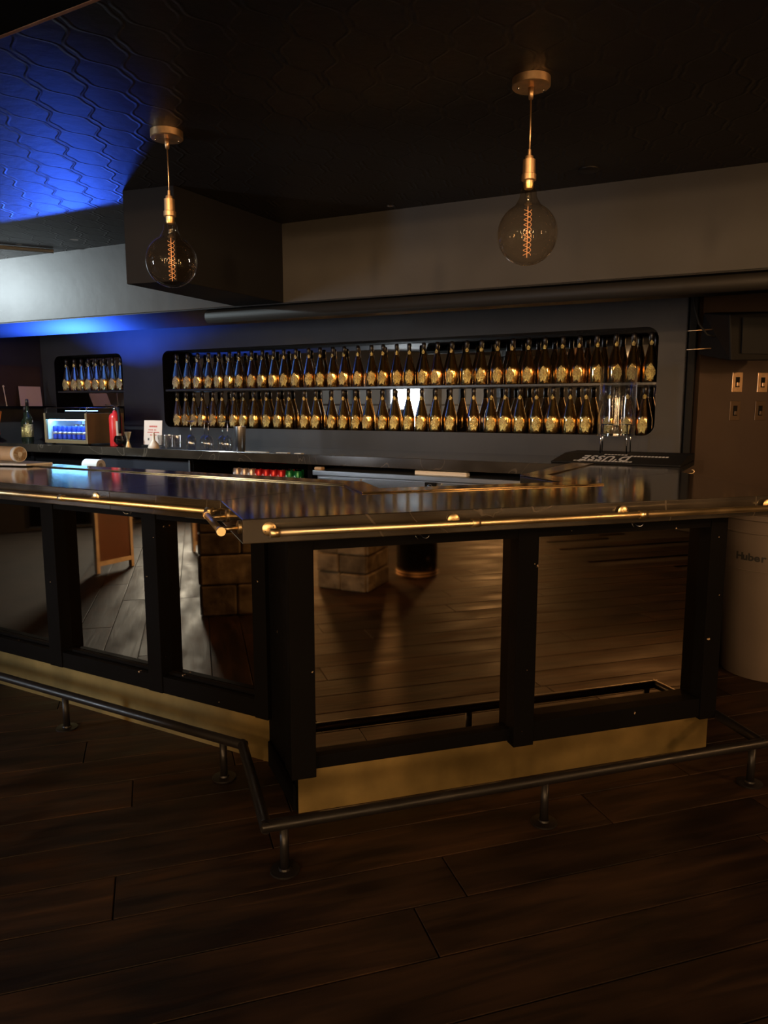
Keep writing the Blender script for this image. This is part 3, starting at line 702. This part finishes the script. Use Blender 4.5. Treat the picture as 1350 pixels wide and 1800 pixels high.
# ------------------------------------------------------------------ right side: bin, switch plates, speaker
bn = thing('waste_bin', 'large pale plastic barrel bin lettered Hubert behind the bar end', 'bin', (2.06, 3.83, 0), 0)
G().lathe([(0, 0), (.225, 0), (.23, .01), (.272, .83), (.285, .835), (.285, .86), (.27, .865), (.265, .86), (.255, .70), (.22, .03), (0, .03)], (2.06, 3.83, .001), 48).build('barrel', M['bin_plastic'], bn, sharp=35)
G().tube([(2.06 + .2575 * math.cos(2 * math.pi * k / 48), 3.83 + .2575 * math.sin(2 * math.pi * k / 48), .575) for k in range(48)], .004, 6, closed=True).build('ridge', M['bin_plastic'], bn)
G().tube([(2.06 + .2685 * math.cos(2 * math.pi * k / 48), 3.83 + .2685 * math.sin(2 * math.pi * k / 48), .77) for k in range(48)], .006, 6, closed=True).build('ridge', M['bin_plastic'], bn)
for i, ch in enumerate('Hubert'):
    th = R(205 + i * 6.6); r_ = .2625
    text(ch, (2.06 + r_ * math.cos(th), 3.83 + r_ * math.sin(th), .645), Euler((R(90), 0, th + math.pi / 2)), .052, M['dark_print'], bn, ext=.0008, sx=1.15, bold=.0018)
for i, (a, z) in enumerate(((.27, 1.555), (.47, 1.555), (.265, 1.375), (.465, 1.375))):
    t = thing('switch_plate', ['metal wall switch plate, upper one beside the conduit', 'metal wall switch plate, upper one at the photo edge', 'metal wall switch plate, lower one beside the conduit', 'metal wall switch plate, lower one at the photo edge'][i], 'switch', SW(a, 0, z), t17, 'switch plates on the side wall')
    mm_ = M['aged_brass'] if i < 2 else M['dark_bronze']
    G().box(SW, a - .04, a + .04, .0005, .006, z - .062, z + .062, .002).build('plate', mm_, t)
    G().box(SW, a - .016, a + .016, .006, .008, z - .032, z + .032, .0008).build('switch_well', M['plastic_black'], t)
    G().box(SW, a - .010, a + .010, .008, .016, z - .026, z - .002, .002).build('rocker', mm_, t)
sp = thing('wall_speaker', 'black loudspeaker hung from the side wall near the ceiling', 'speaker', (2.13, 4.25, 1.66))
SPF = Fr((2.17, 4.30), (math.cos(R(8)), math.sin(R(8))), (math.sin(R(8)), -math.cos(R(8))))
pz = [(SPF(-.32, -.15, 1.70)), SPF(.34, -.15, 1.70), SPF(.34, .10, 1.66), SPF(-.27, .10, 1.65), SPF(-.30, -.15, 1.94), SPF(.34, -.15, 1.96), SPF(.34, .14, 1.93), SPF(-.31, .12, 1.90)]
G().hexa(pz, .008).build('cabinet', M['plastic_black'], sp)
G().hexa([SPF(-.22, .112, 1.69), SPF(.32, .112, 1.69), SPF(.32, .118, 1.69), SPF(-.22, .118, 1.69), SPF(-.24, .135, 1.88), SPF(.32, .142, 1.89), SPF(.32, .150, 1.89), SPF(-.24, .143, 1.88)]).build('grille', M['rubber'], sp)
for z in (1.835, 1.73):
    G().tube([SPF(-.30, -.05, z), SPF(-.42, -.10, z - .005)], .004, 6).build('bracket_rod', M['aged_brass'], sp)
G().tube([SPF(-.31, 0, 1.79), SPF(-.36, .0, 1.80), SPF(-.40, -.02, 1.86), SPF(-.42, -.04, 1.95), SPF(-.43, -.05, 2.04)], .006, 8).build('cable', M['rubber'], sp)

# ------------------------------------------------------------------ back counter: cooler, extinguisher, bar ware
CZB = 1.0705
# countertop display cooler
a0, a1, b0, b1, z0, z1 = 4.42, 4.98, .40, .80, 1.085, 1.345
ck = thing('display_cooler', 'brown countertop drinks cooler with a glowing blue window', 'cooler', FW((a0 + a1) / 2, .6, CZB), FW.ang())
G().box(FW, a0, a1, b0, b0 + .02, z0, z1).build('back_panel', M['cooler_body'], ck)
for x0, x1 in ((a0, a0 + .025), (a1 - .025, a1)): G().box(FW, x0, x1, b0 + .02, b1, z0, z1, .003).build('side_panel', M['cooler_body'], ck)
G().box(FW, a0 + .025, a1 - .025, b0 + .02, b1, z0, z0 + .03).build('floor_panel', M['cooler_body'], ck)
G().box(FW, a0 + .025, a1 - .025, b0 + .02, b1, z1 - .055, z1).build('top_panel', M['plastic_black'], ck)
G().box(FW, a0 + .025, a1 - .025, b1 - .012, b1 - .008, z0 + .03, z1 - .055).build('window', M['pane'], ck)
G().box(FW, a0 + .03, a1 - .03, b0 + .021, b0 + .024, z0 + .035, z1 - .06).build('backlight', M['led_back'], ck)
G().box(FW, a0 + .03, a1 - .03, b1 - .06, b1 - .03, z1 - .064, z1 - .056).build('led_strip', M['led_cyan'], ck)
for x in (a0 + .05, a1 - .05): G().lathe([(0, 0), (.015, 0), (.015, .0145), (0, .0145)], FW(x, b1 - .05, CZB), 12).build('foot', M['rubber'], ck); G().lathe([(0, 0), (.015, 0), (.015, .0145), (0, .0145)], FW(x, b0 + .05, CZB), 12).build('foot', M['rubber'], ck)
# chrome gallery rail on top
def rect_rail(x0, x1, y0, y1, h):
    zt = z1 + h
    for y in (y0, y1): G().tube([FW(x0, y, z1), FW(x0, y, zt - .01), FW(x0 + .01, y, zt), FW(x1 - .01, y, zt), FW(x1, y, zt - .01), FW(x1, y, z1)], .005, 8).build('gallery_rail', M['chrome'], ck)
    for x in (x0, x1): G().tube([FW(x, y0, zt), FW(x, y1, zt)], .005, 8).build('gallery_rail', M['chrome'], ck)
rect_rail(a0 + .02, a1 - .02, b0 + .03, b1 - .02, .045)
kk = 0
for row, (b_, zz, n, mats) in enumerate(((b1 - .075, z0 + .0305, 8, ('can_blue', 'can_silver')), (b0 + .10, z0 + .0305, 7, ('can_silver', 'can_blue')))):
    for k in range(n):
        a = a1 - .06 - k * (.440 / (n - 1)); kk += 1
        t = thing('slim_can', 'slim drink can in the glowing cooler, %s from the left in the %s row' % (ordn(k + 1), ('front', 'rear')[row]), 'can', FW(a, b_, zz), 0, 'slim cans in the display cooler')
        G().lathe([(0, 0), (.020, 0), (.0255, .006), (.0255, .108 if row == 0 else .12), (.022, .116 if row == 0 else .128), (0, .116 if row == 0 else .128)], FW(a, b_, zz), 18).build('can_body', M[mats[0]], t, sharp=40)
        G().lathe([(.0257, .045), (.0257, .066)], FW(a, b_, zz), 18).build('print_band', M[mats[1]], t)
# blue light bar lying on the cooler
G().box(FW, a1 - .028, a1 - .0255, b0 + .03, b1 - .02, z0 + .032, z1 - .058).build('liner', M['liner'], ck)
G().box(FW, a0 + .0255, a0 + .028, b0 + .03, b1 - .02, z0 + .032, z1 - .058).build('liner', M['liner'], ck)
lb = thing('light_bar', 'glowing blue light bar lying on top of the display cooler', 'lamp', FW(4.66, .62, z1 + .0005), FW.ang())
G().box(FW, 4.50, 4.88, .60, .66, z1 + .0005, z1 + .016, .003).build('housing', M['plastic_black'], lb)
G().box(FW, 4.505, 4.875, .605, .655, z1 + .016, z1 + .022, .002).build('diffuser', M['led_blue'], lb)
bl_ = lamp('AREA', FW(4.69, .63, z1 + .028), 230, (.03, .12, 1.0), FW(4.60, .90, z1 + 1.2), .36, .05); bl_.data.spread = R(132)
# fire extinguisher
ea, eb = 4.16, .72
fe = thing('fire_extinguisher', 'red fire extinguisher standing beside the display cooler', 'extinguisher', FW(ea, eb, CZB), FW.ang())
G().lathe([(0, 0), (.048, 0), (.052, .006), (.052, .235), (.045, .262), (.022, .28), (.018, .295), (0, .295)], FW(ea, eb, CZB), 24).build('cylinder', M['red_paint'], fe)
G().lathe([(.0524, .05), (.0524, .19)], FW(ea, eb, CZB), 24).build('label_wrap', M['white_paper'], fe) if False else None
g = G(); n = 8
for k in range(n):
    def pp_(i, z): 
        an = FW.ang() + math.pi / 2 + .9 + i * .11
        return FW(ea, eb, 0) + Vector((.0526 * math.cos(an), .0526 * math.sin(an), z))
    g.face([pp_(k, CZB + .06), pp_(k + 1, CZB + .06), pp_(k + 1, CZB + .21), pp_(k, CZB + .21)])
g.build('paper_label', M['white_paper'], fe)
G().lathe([(0, .295), (.016, .295), (.016, .325), (.010, .33), (0, .33)], FW(ea, eb, CZB), 14).build('valve', M['chrome'], fe)
G().hexa([FW(ea - .012, eb + .09, CZB + .34), FW(ea + .012, eb + .09, CZB + .34), FW(ea + .012, eb - .02, CZB + .325), FW(ea - .012, eb - .02, CZB + .325), FW(ea - .012, eb + .09, CZB + .348), FW(ea + .012, eb + .09, CZB + .348), FW(ea + .012, eb - .02, CZB + .34), FW(ea - .012, eb - .02, CZB + .34)]).build('lever', M['chrome'], fe)
G().tube([FW(ea - .014, eb, CZB + .31), FW(ea - .05, eb + .01, CZB + .31), FW(ea - .07, eb + .02, CZB + .27), FW(ea - .072, eb + .02, CZB + .16), FW(ea - .07, eb + .02, CZB + .11)], .013, 12).build('hose', M['rubber'], fe)
# smoky snifter, gold jigger, sign, funnel, tumblers, wine glasses, shaker
def vessel(name, label, cat, a, b_, prof, m, grp=None, seg=24, z=CZB, part='bowl'):
    t = thing(name, label, cat, FW(a, b_, z), 0, grp)
    G().lathe(prof, FW(a, b_, z), seg).build(part, m, t, sharp=50)
    return t
M['smoke'] = thin_glass('smoky_glass', (.42, .30, .24), 1.0, .06)
vessel('snifter_glass', 'round smoky brown glass in front of the extinguisher', 'glass', 4.07, .795 - .03, [(0, 0), (.028, 0), (.03, .004), (.012, .012), (.030, .022), (.046, .045), (.047, .06), (.036, .09), (.034, .09), (.044, .06), (.042, .045), (.02, .025), (0, .022)], M['smoke'])
jg = vessel('jigger', 'hourglass brass jigger left of the paper sign', 'jigger', 3.965, .77, [(0, 0), (.024, 0), (.025, .002), (.008, .05), (.009, .055), (.030, .125), (.028, .125), (.006, .058), (0, .056)], M['brass'])
G().tube([FW(3.965 + .0105 * math.cos(k * math.pi / 8), .77 + .0105 * math.sin(k * math.pi / 8), CZB + .053) for k in range(16)], .003, 6, closed=True).build('collar', M['brass'], jg)
sg = thing('counter_sign', 'upright paper notice with red print on the back counter', 'sign', FW(3.80, .66, CZB), FW.ang())
sf = lambda a, v, e=0.0: FW(a, .66 - v * .10 + e, CZB + .018 + v)
def slab_on_sign(nm, a0, a1, v0, v1, e0, e1, m):
    G().hexa([sf(a0, v0, e0), sf(a1, v0, e0), sf(a1, v0, e1), sf(a0, v0, e1), sf(a0, v1, e0), sf(a1, v1, e0), sf(a1, v1, e1), sf(a0, v1, e1)]).build(nm, m, sg)
slab_on_sign('sheet', 3.70, 3.905, 0, .20, -.002, .001, M['pink_paper'])
G().box(FW, 3.77, 3.89, .60, .70, CZB, CZB + .016, .002).build('stand_foot', M['plastic_black'], sg)
for v, words, hh, mm_ in ((.150, ((3.755, 3.845),), .014, 'red_print'), (.122, ((3.80, 3.855), (3.765, 3.79)), .009, 'red_print'), (.102, ((3.80, 3.865), (3.73, 3.79)), .009, 'red_print'), (.080, ((3.76, 3.835),), .009, 'red_print'), (.045, ((3.84, 3.86), (3.775, 3.79)), .020, 'dark_print')):
    for w0, w1 in words:
        n = max(2, int((w1 - w0) / .009))
        for k in range(n): slab_on_sign('printed_letter', w0 + (w1 - w0) * k / n, w0 + (w1 - w0) * (k + .78) / n, v - hh / 2, v + hh / 2, .0011, .0016, M[mm_])
M['funnel_plastic'] = mat('funnel_plastic', (.70, .58, .46), .4)
vessel('funnel', 'cream plastic funnel standing upside down by the tumblers', 'funnel', 3.665, .775, [(.046, 0), (.048, .004), (.040, .030), (.012, .062), (.009, .115), (.006, .125), (.004, .115), (.008, .06), (.036, .028), (.044, .002), (.046, 0)], M['funnel_plastic'], part='cone')
for i, a in enumerate((3.575, 3.49, 3.405)):
    vessel('tumbler', 'clear short tumbler on the back counter, %s of three' % ('left', 'middle', 'right')[i], 'glass', a, .77, [(0, 0), (.028, 0), (.030, .004), (.037, .105), (.035, .105), (.028, .014), (0, .012)], M['glass'], 'tumblers on the back counter')
wp = None
for i, (a, b_) in enumerate(((3.345, .69), (3.275, .76), (3.19, .70), (3.095, .76), (3.00, .71), (2.905, .76))):
    lab = 'upturned stemmed wine glass on the back counter, %s from the left' % ordn(i + 1)
    if wp is None:
        wp = thing('wine_glass', lab, 'glass', FW(a, b_, CZB), 0, 'upturned wine glasses')
        c = FW(a, b_, CZB)
        G().lathe([(.031, 0), (.033, .003), (.040, .04), (.039, .07), (.026, .10), (.005, .113), (.0, .113)], c, 28).build('bowl', M['glass'], wp)
        G().lathe([(0, .112), (.004, .112), (.0035, .15), (.0035, .20), (.005, .212), (0, .214)], c, 10).build('stem', M['glass'], wp)
        G().lathe([(0, .212), (.006, .212), (.034, .220), (.035, .222), (.008, .222), (0, .222)], c, 28).build('foot', M['glass'], wp)
    else: dup(wp, FW(a, b_, CZB), 0, lab)
vessel('shaker_tin', 'tall steel shaker tin right of the wine glasses', 'shaker', 2.775, .77, [(0, 0), (.033, 0), (.036, .004), (.046, .185), (.044, .185), (.034, .01), (0, .008)], M['steel'], part='tin')
# flat white strips on the counter edge
for i, (a, ln) in enumerate(((2.60, .20), (2.36, .10), (2.22, .06))):
    o = G().box(FW, a - ln / 2, a + ln / 2, .775, .815, CZB, CZB + .004, .001).build('paper_strip', M['white_paper'])
    tag(o, 'white paper strip on the back counter edge, %s' % ('longest one', 'middle one', 'shortest one')[i], 'paper', 'paper strips on the back counter')
# bottles at far left corner of the back counter
def tall_bottle(a, b_, h, label, body, z=CZB):
    t = thing('spirit_bottle', label, 'bottle', FW(a, b_, z), 0, 'bottles in the left corner')
    c = FW(a, b_, z)
    G().lathe([(0, 0), (.040, 0), (.043, .006), (.043, h * .52), (.036, h * .60), (.015, h * .70), (.014, h * .88), (0, h * .88)], c, 22).build('body', body, t, sharp=60)
    G().lathe([(.0155, h * .84), (.0155, h * .98), (.012, h), (0, h)], c, 16).build('cap', M['foil_black'], t)
    G().lathe([(.0435, h * .12), (.0435, h * .42)], c, 22).build('label', M['label_metal'], t)
M['dark_glass'] = mat('dark_bottle_glass', (.010, .014, .008), .08, 0, .6)
tall_bottle(5.48, .60, .40, 'tall dark bottle with a pale neck band next to the cooler', M['dark_glass'])
tall_bottle(5.66, .50, .33, 'slim bottle with a gold label in the left corner', M['dark_glass'])
cd = thing('candle_jar', 'small reddish jar in the left corner behind the roll', 'jar', FW(5.78, .75, CZB), 0)
c = FW(5.78, .75, CZB)
G().lathe([(0, 0), (.05, 0), (.052, .06), (0, .062)], c, 20).build('base', M['plastic_black'], cd, sharp=40)
G().lathe([(.050, .062), (.054, .075), (.050, .125), (.012, .135), (.008, .15), (0, .152)], c, 20).build('jar', mat('red_jar', (.40, .09, .06), .3), cd)
# corner shelf with sticks and a card
sh = thing('corner_shelf', 'dark wall shelf in the left corner', 'shelf', FW(5.8, .6, 1.39), FW.ang())
G().box(FW, 5.74, 5.928, .12, 1.2, 1.385, 1.405, .002).build('board', M['black_paint'], sh)
G().box(FW, 5.918, 5.929, .12, 1.2, 1.405, 1.80).build('back_board', M['brown_wall'], sh)
card = thing('leaning_card', 'pale printed card leaning on the corner shelf', 'card', FW(5.82, .32, 1.4055))
G().hexa([FW(5.80, .20, 1.4055), FW(5.805, .20, 1.4055), FW(5.805, .44, 1.4055), FW(5.80, .44, 1.4055), FW(5.86, .17, 1.60), FW(5.865, .17, 1.60), FW(5.865, .41, 1.60), FW(5.86, .41, 1.60)]).build('sheet', M['pink_paper'], card)
for i, b_ in enumerate((.56, .74, .98)):
    t = thing('muddler', 'thin pale stick with a knob standing on the corner shelf, %s' % ('nearest the card', 'middle one', 'furthest from the card')[i], 'stick', FW(5.84, b_, 1.4055), 0, 'sticks on the corner shelf')
    G().tube([FW(5.84, b_, 1.4055), FW(5.86, b_ + .01, 1.585)], .005, 8).build('stick', M['frame_wood'], t)
    G().lathe([(0, 0), (.009, .004), (.010, .014), (.005, .022), (0, .024)], FW(5.86, b_ + .01, 1.583), 10).build('knob', M['frame_wood'], t)

# under-counter steel cooler
uc = thing('underbar_cooler', 'stainless steel under-counter cooler with latched doors', 'cooler', FW(1.3, .6, 0), FW.ang())
G().box(FW, .42, 2.06, .32, .80, .06, .94).build('body', M['steel'], uc)
G().box(FW, .40, 2.08, .30, .835, .928, .962, .004).build('top_flange', M['steel'], uc)
for x0, x1 in ((1.70, 2.04), (1.10, 1.685), (.44, 1.085)):
    G().box(FW, x0, x1, .80, .82, .12, .915, .004).build('door', M['steel'], uc)
for x in (1.17, .80):
    l_ = G().box(FW, x - .04, x + .04, .82, .835, .86, .92, .004).build('latch', M['plastic_black'], uc)
    G().lathe([(0, 0), (.020, 0), (.022, .008), (.012, .014), (0, .015)], FW(x, .835, .89), 16, axis=tuple(FW.ey)).build('latch_knob', M['chrome'], l_)
G().box(FW, .10, .0 + .12, 0, 0.01, 0, .01)
tag(G().box(FW, .935, 1.30, .74, .80, .9625, .990, .006).build('wrapped_board', M['white_paper']), 'long white roll box lying on the steel cooler', 'box')
tag(G().box(FW, 2.01, 2.07, .78, .828, .9625, .985, .006).build('rag_bundle', M['kraft']), 'small beige rag at the left end of the steel cooler', 'rag')
# drink cans on the shelf under the back counter
cans = [(2.87, .70, 'can_silver', 'pale silver'), (2.80, .70, 'can_silver', 'pale silver'), (2.73, .70, 'can_silver', 'pale silver'), (2.66, .70, 'can_red', 'red'), (2.59, .70, 'can_red', 'red'), (2.52, .70, 'can_red', 'red'), (2.45, .70, 'can_red', 'red'), (2.415, .625, 'can_red', 'red'), (2.375, .70, 'can_green', 'green'), (2.34, .62, 'can_green', 'green'), (2.30, .70, 'can_green', 'green')]
cnt = {}
for a, b_, mk, word in cans:
    cnt[word] = cnt.get(word, 0) + 1
    t = thing('soda_can', '%s drink can on the shelf under the back counter, %s %s from the left' % (word, ordn(cnt[word]), word.split()[-1]), 'can', FW(a, b_, .8205), random.uniform(0, 6), 'drink cans under the back counter')
    c = FW(a, b_, .8205)
    G().lathe([(0, 0), (.024, 0), (.032, .010), (.033, .012), (.033, .104), (.027, .118), (0, .118)], c, 20).build('can_body', M[mk], t, sharp=50)
    G().lathe([(0, .117), (.0265, .117), (.0268, .122), (.025, .122), (.024, .119), (0, .119)], c, 20).build('lid', M['chrome'], t, sharp=50)
    sw_ = [c + Vector((.0333 * math.cos(th), .0333 * math.sin(th), z)) for th, z in ((R(200 + k * 14), .055 + .028 * math.sin(k * .9)) for k in range(9))]
    G().tube(sw_, .0016, 5).build('print_swirl', M['white_print'], t)
# work shelf behind the left bar with a towel roll
wsf = thing('work_shelf', 'dark steel work shelf behind the left bar', 'shelf', FW(4.3, 1.05, 0), FW.ang())
G().box(FW, 3.6, 5.2, .85, 1.25, .87, .89, .003).build('board', M['black_metal'], wsf)
for a in (3.65, 5.15):
    for b_ in (.88, 1.22): G().tube([FW(a, b_, 0), FW(a, b_, .87)], .015, 8).build('leg', M['black_metal'], wsf)
tr = thing('towel_roll', 'white paper towel roll lying behind the left bar', 'roll', FW(4.05, 1.05, .891), FW.ang())
g = G(); g.lathe([(.018, 0), (.045, 0), (.047, .004), (.047, .17), (.045, .174), (.018, .174), (.018, 0)], FW(3.97, 1.05, .9385), 24, axis=tuple(FW.ex)); g.build('paper', M['white_paper'], tr, sharp=40)
tag(G().box(FW, 3.60, 3.80, 1.0, 1.08, .8905, .905, .006).build('folded_cloth', M['white_paper']), 'flat folded white cloth beside the towel roll', 'cloth')
# things lying on the far left end of the bar
tag(G().prism([(p.x, p.y) for p in (FL(1.95, -.55), FL(1.97, -.40), FL(2.5, -.26), FL(2.9, -.30), FL(2.9, -.55))], zs + .0005, zs + .012, .001).build('paper_pad', M['white_paper']), 'white paper pad on the far left of the bar', 'paper')
kr = thing('paper_roll', 'beige kraft paper roll lying on the white pad', 'roll', FL(2.4, -.48, zs + .0125), FL.ang())
G().lathe([(.014, 0), (.040, 0), (.043, .01), (.043, .52), (.014, .52), (.014, 0)], FL(2.12, -.47, zs + .0565), 24, axis=tuple(FL.ex)).build('sheet', M['kraft'], kr, sharp=50)
G().lathe([(.0435, .0), (.0445, .012), (.0445, .022), (.0435, .03)], FL(2.12, -.47, zs + .0565), 24, axis=tuple(FL.ex)).build('torn_edge', M['white_paper'], kr)
tag(G().hexa([FL(2.31, -.44, zs + .10), FL(2.62, -.44, zs + .10), FL(2.62, -.46, zs + .10), FL(2.31, -.46, zs + .10), FL(2.285, -.47, zs + .30), FL(2.62, -.47, zs + .30), FL(2.62, -.49, zs + .30), FL(2.285, -.49, zs + .30)], .006).build('wooden_menu_board', M['orange_wood']), 'orange wooden board leaning behind the kraft roll', 'board')

# ------------------------------------------------------------------ room behind the camera (seen in the mirrors)
def stone_pillar(x, y, wd, rz, label, h=CZ):
    t = thing('stone_pillar', label, 'pillar', (x, y, 0), R(rz), 'rough stone pillars in the room')
    f = Fr((x, y), (math.cos(R(rz)), math.sin(R(rz))), (-math.sin(R(rz)), math.cos(R(rz))))
    rs = random.Random(int(abs(x) * 100)); q = wd / 2
    G().box(f, -q + .03, q - .03, -q + .03, q - .03, 0, h).build('core', M['floor_base'], t)
    z = 0.0; row = 0
    while z < h - .04:
        hh = min(rs.uniform(.13, .24), h - z)
        for side in range(4):
            cut = rs.uniform(.35, .65) * wd if rs.random() < .8 else wd
            s0 = 0
            for s1 in (cut, wd):
                if s1 - s0 < .02: continue
                e = rs.uniform(0, .018); A0, A1 = -q + s0 + .004, -q + s1 - .004
                if side == 0: bb = (A0, A1, -q - e, -q + .05)
                elif side == 1: bb = (A0, A1, q - .05, q + e)
                elif side == 2: bb = (-q - e, -q + .05, A0, A1)
                else: bb = (q - .05, q + e, A0, A1)
                G().box(f, *bb, z + .003, z + hh - .004, .012).build('stone', M['stone'], t)
                s0 = s1
        z += hh; row += 1
stone_pillar(-2.75, 2.06, .50, 20, 'rough stone pillar left of the bar front')
stone_pillar(1.64, -.30, .42, 58, 'rough stone pillar facing the near bar front', h=CZ)
pl = thing('black_column', 'black round column with a brass foot band', 'column', (2.27, -.30, 0), 0)
G().lathe([(0, 0), (.17, 0), (.17, CZ), (0, CZ)], (2.27, -.30, .0), 40).build('shaft', M['black_paint'], pl, sharp=40)
for z in (.015, .04): G().lathe([(.171, z), (.174, z + .002), (.174, z + .008), (.171, z + .010)], (2.27, -.30, 0), 40).build('foot_band', M['aged_brass'], pl)

# ceiling spot lamps behind the camera: can, yoke, lens and their own beam
def spot(x, y, z, target, energy, label, size=60, col=WARM, glow='lamp_glow', rad=.05):
    d = (Vector(target) - Vector((x, y, z))).normalized()
    t = thing('spot_lamp', label, 'lamp', (x, y, z), 0, 'spot lamps in the dark room')
    p = Vector((x, y, z))
    G().lathe([(0, -.14), (.03, -.14), (.045, -.10), (.055, 0), (.052, 0), (.042, -.06), (0, -.06)], p, 24, axis=tuple(d)).build('can', M['black_metal'], t, sharp=50)
    G().lathe([(0, -.030), (.046, -.030), (.046, -.026), (0, -.026)], p, 20, axis=tuple(d)).build('lens', M[glow], t)
    G().tube([p - d * .08 + Vector((0, 0, .03)), Vector((p.x - d.x * .08, p.y - d.y * .08, CZ))], .008, 8).build('stem', M['black_metal'], t)
    o = lamp('SPOT', p + d * .012, energy, col, target, rad, spot=size, blend=.7)
    return t
spot(3.4, -2.2, 2.15, (.6, 3.2, 1.0), 140, 'warm spot lamp behind the black column', 60, WARM2)
spot(.5, -3.2, 2.20, (.3, 3.8, 1.1), 65, 'warm spot lamp straight behind the camera', 50)
spot(-1.7, -3.0, 2.20, (.3, 4.6, 1.2), 120, 'warm spot lamp behind the camera on the left', 50)
spot(-3.6, -1.2, 2.20, (.6, 4.6, 1.3), 220, 'warm spot lamp at the left side of the room', 50)
spot(4.8, .2, 2.10, (1.2, 3.6, 1.6), 220, 'warm spot lamp at the right side of the room', 70, WARM2)
spot(3.3, 1.1, 2.30, (3.0, .8, 0), 45, 'added warm spot shining down on the floor at the right', 110, WARM2)  # added to lay a warm pool on the mirrored floor
spot(.85, 1.25, 2.36, (1.62, -.3, .30), 150, 'added warm spot turned to the stone pillar', 45)  # put in to brighten the pillar seen in the near mirrors
spot(-.9, -.6, 2.34, (-.6, 6.2, 1.45), 240, 'added narrow warm spot aimed at the left half of the bottles', 34, WARM, 'lamp_glow', .04)  # added so the left bottles catch more warm light
spot(.9, -.9, 2.34, (1.0, 5.2, 1.42), 230, 'added narrow warm spot aimed at the right half of the bottles', 34, WARM, 'lamp_glow', .04)  # second added spot, brightens the right bottles
spot(-1.15, 1.05, 2.36, (-2.6, 2.1, .30), 60, 'added warm spot turned to the left stone pillar', 40)  # put in to lift the left pillar's stones in the mirror
spot(-2.3, .4, 2.32, (-4.3, 2.35, .3), 60, 'added warm spot turned to the framed screens', 45)  # added to brighten the pale frames of the screens
# cold lamp at the far left, grazing the beam
spot(-3.30, 5.12, 2.28, (-2.85, 5.56, 2.12), 190, 'cold white lamp under the ceiling at the far left', 150, (.80, .95, 1.0), 'white_lamp', .03)
# tall warm glowing panels added on unseen walls to streak bottles and brass
M['added_panel_glow'] = emit('added_panel_glow', (1.0, .60, .28), 42)
def added_panel(x, y, face, label):
    t = thing('added_glow_panel', label, 'lamp', (x, y, .7), 0, 'added tall glow panels')
    f = Fr((x, y), (-face[1], face[0]), face)
    G().box(f, -.17, .17, 0, .03, .66, 2.24, .004).build('back_plate', M['black_metal'], t)
    G().box(f, -.15, .15, .03, .075, .70, 2.20, .01).build('diffuser', M['added_panel_glow'], t)
for i, x in enumerate((-4.6, -3.0, -1.4, .2, 1.8, 3.4)): added_panel(x, -4.85, (0, 1), 'added tall glowing panel on the wall behind the camera, %s from the left' % ordn(i + 1))
for i, y in enumerate((-3.4,)): added_panel(6.1, y, (-1, 0), 'added tall glowing panel on the right wall')
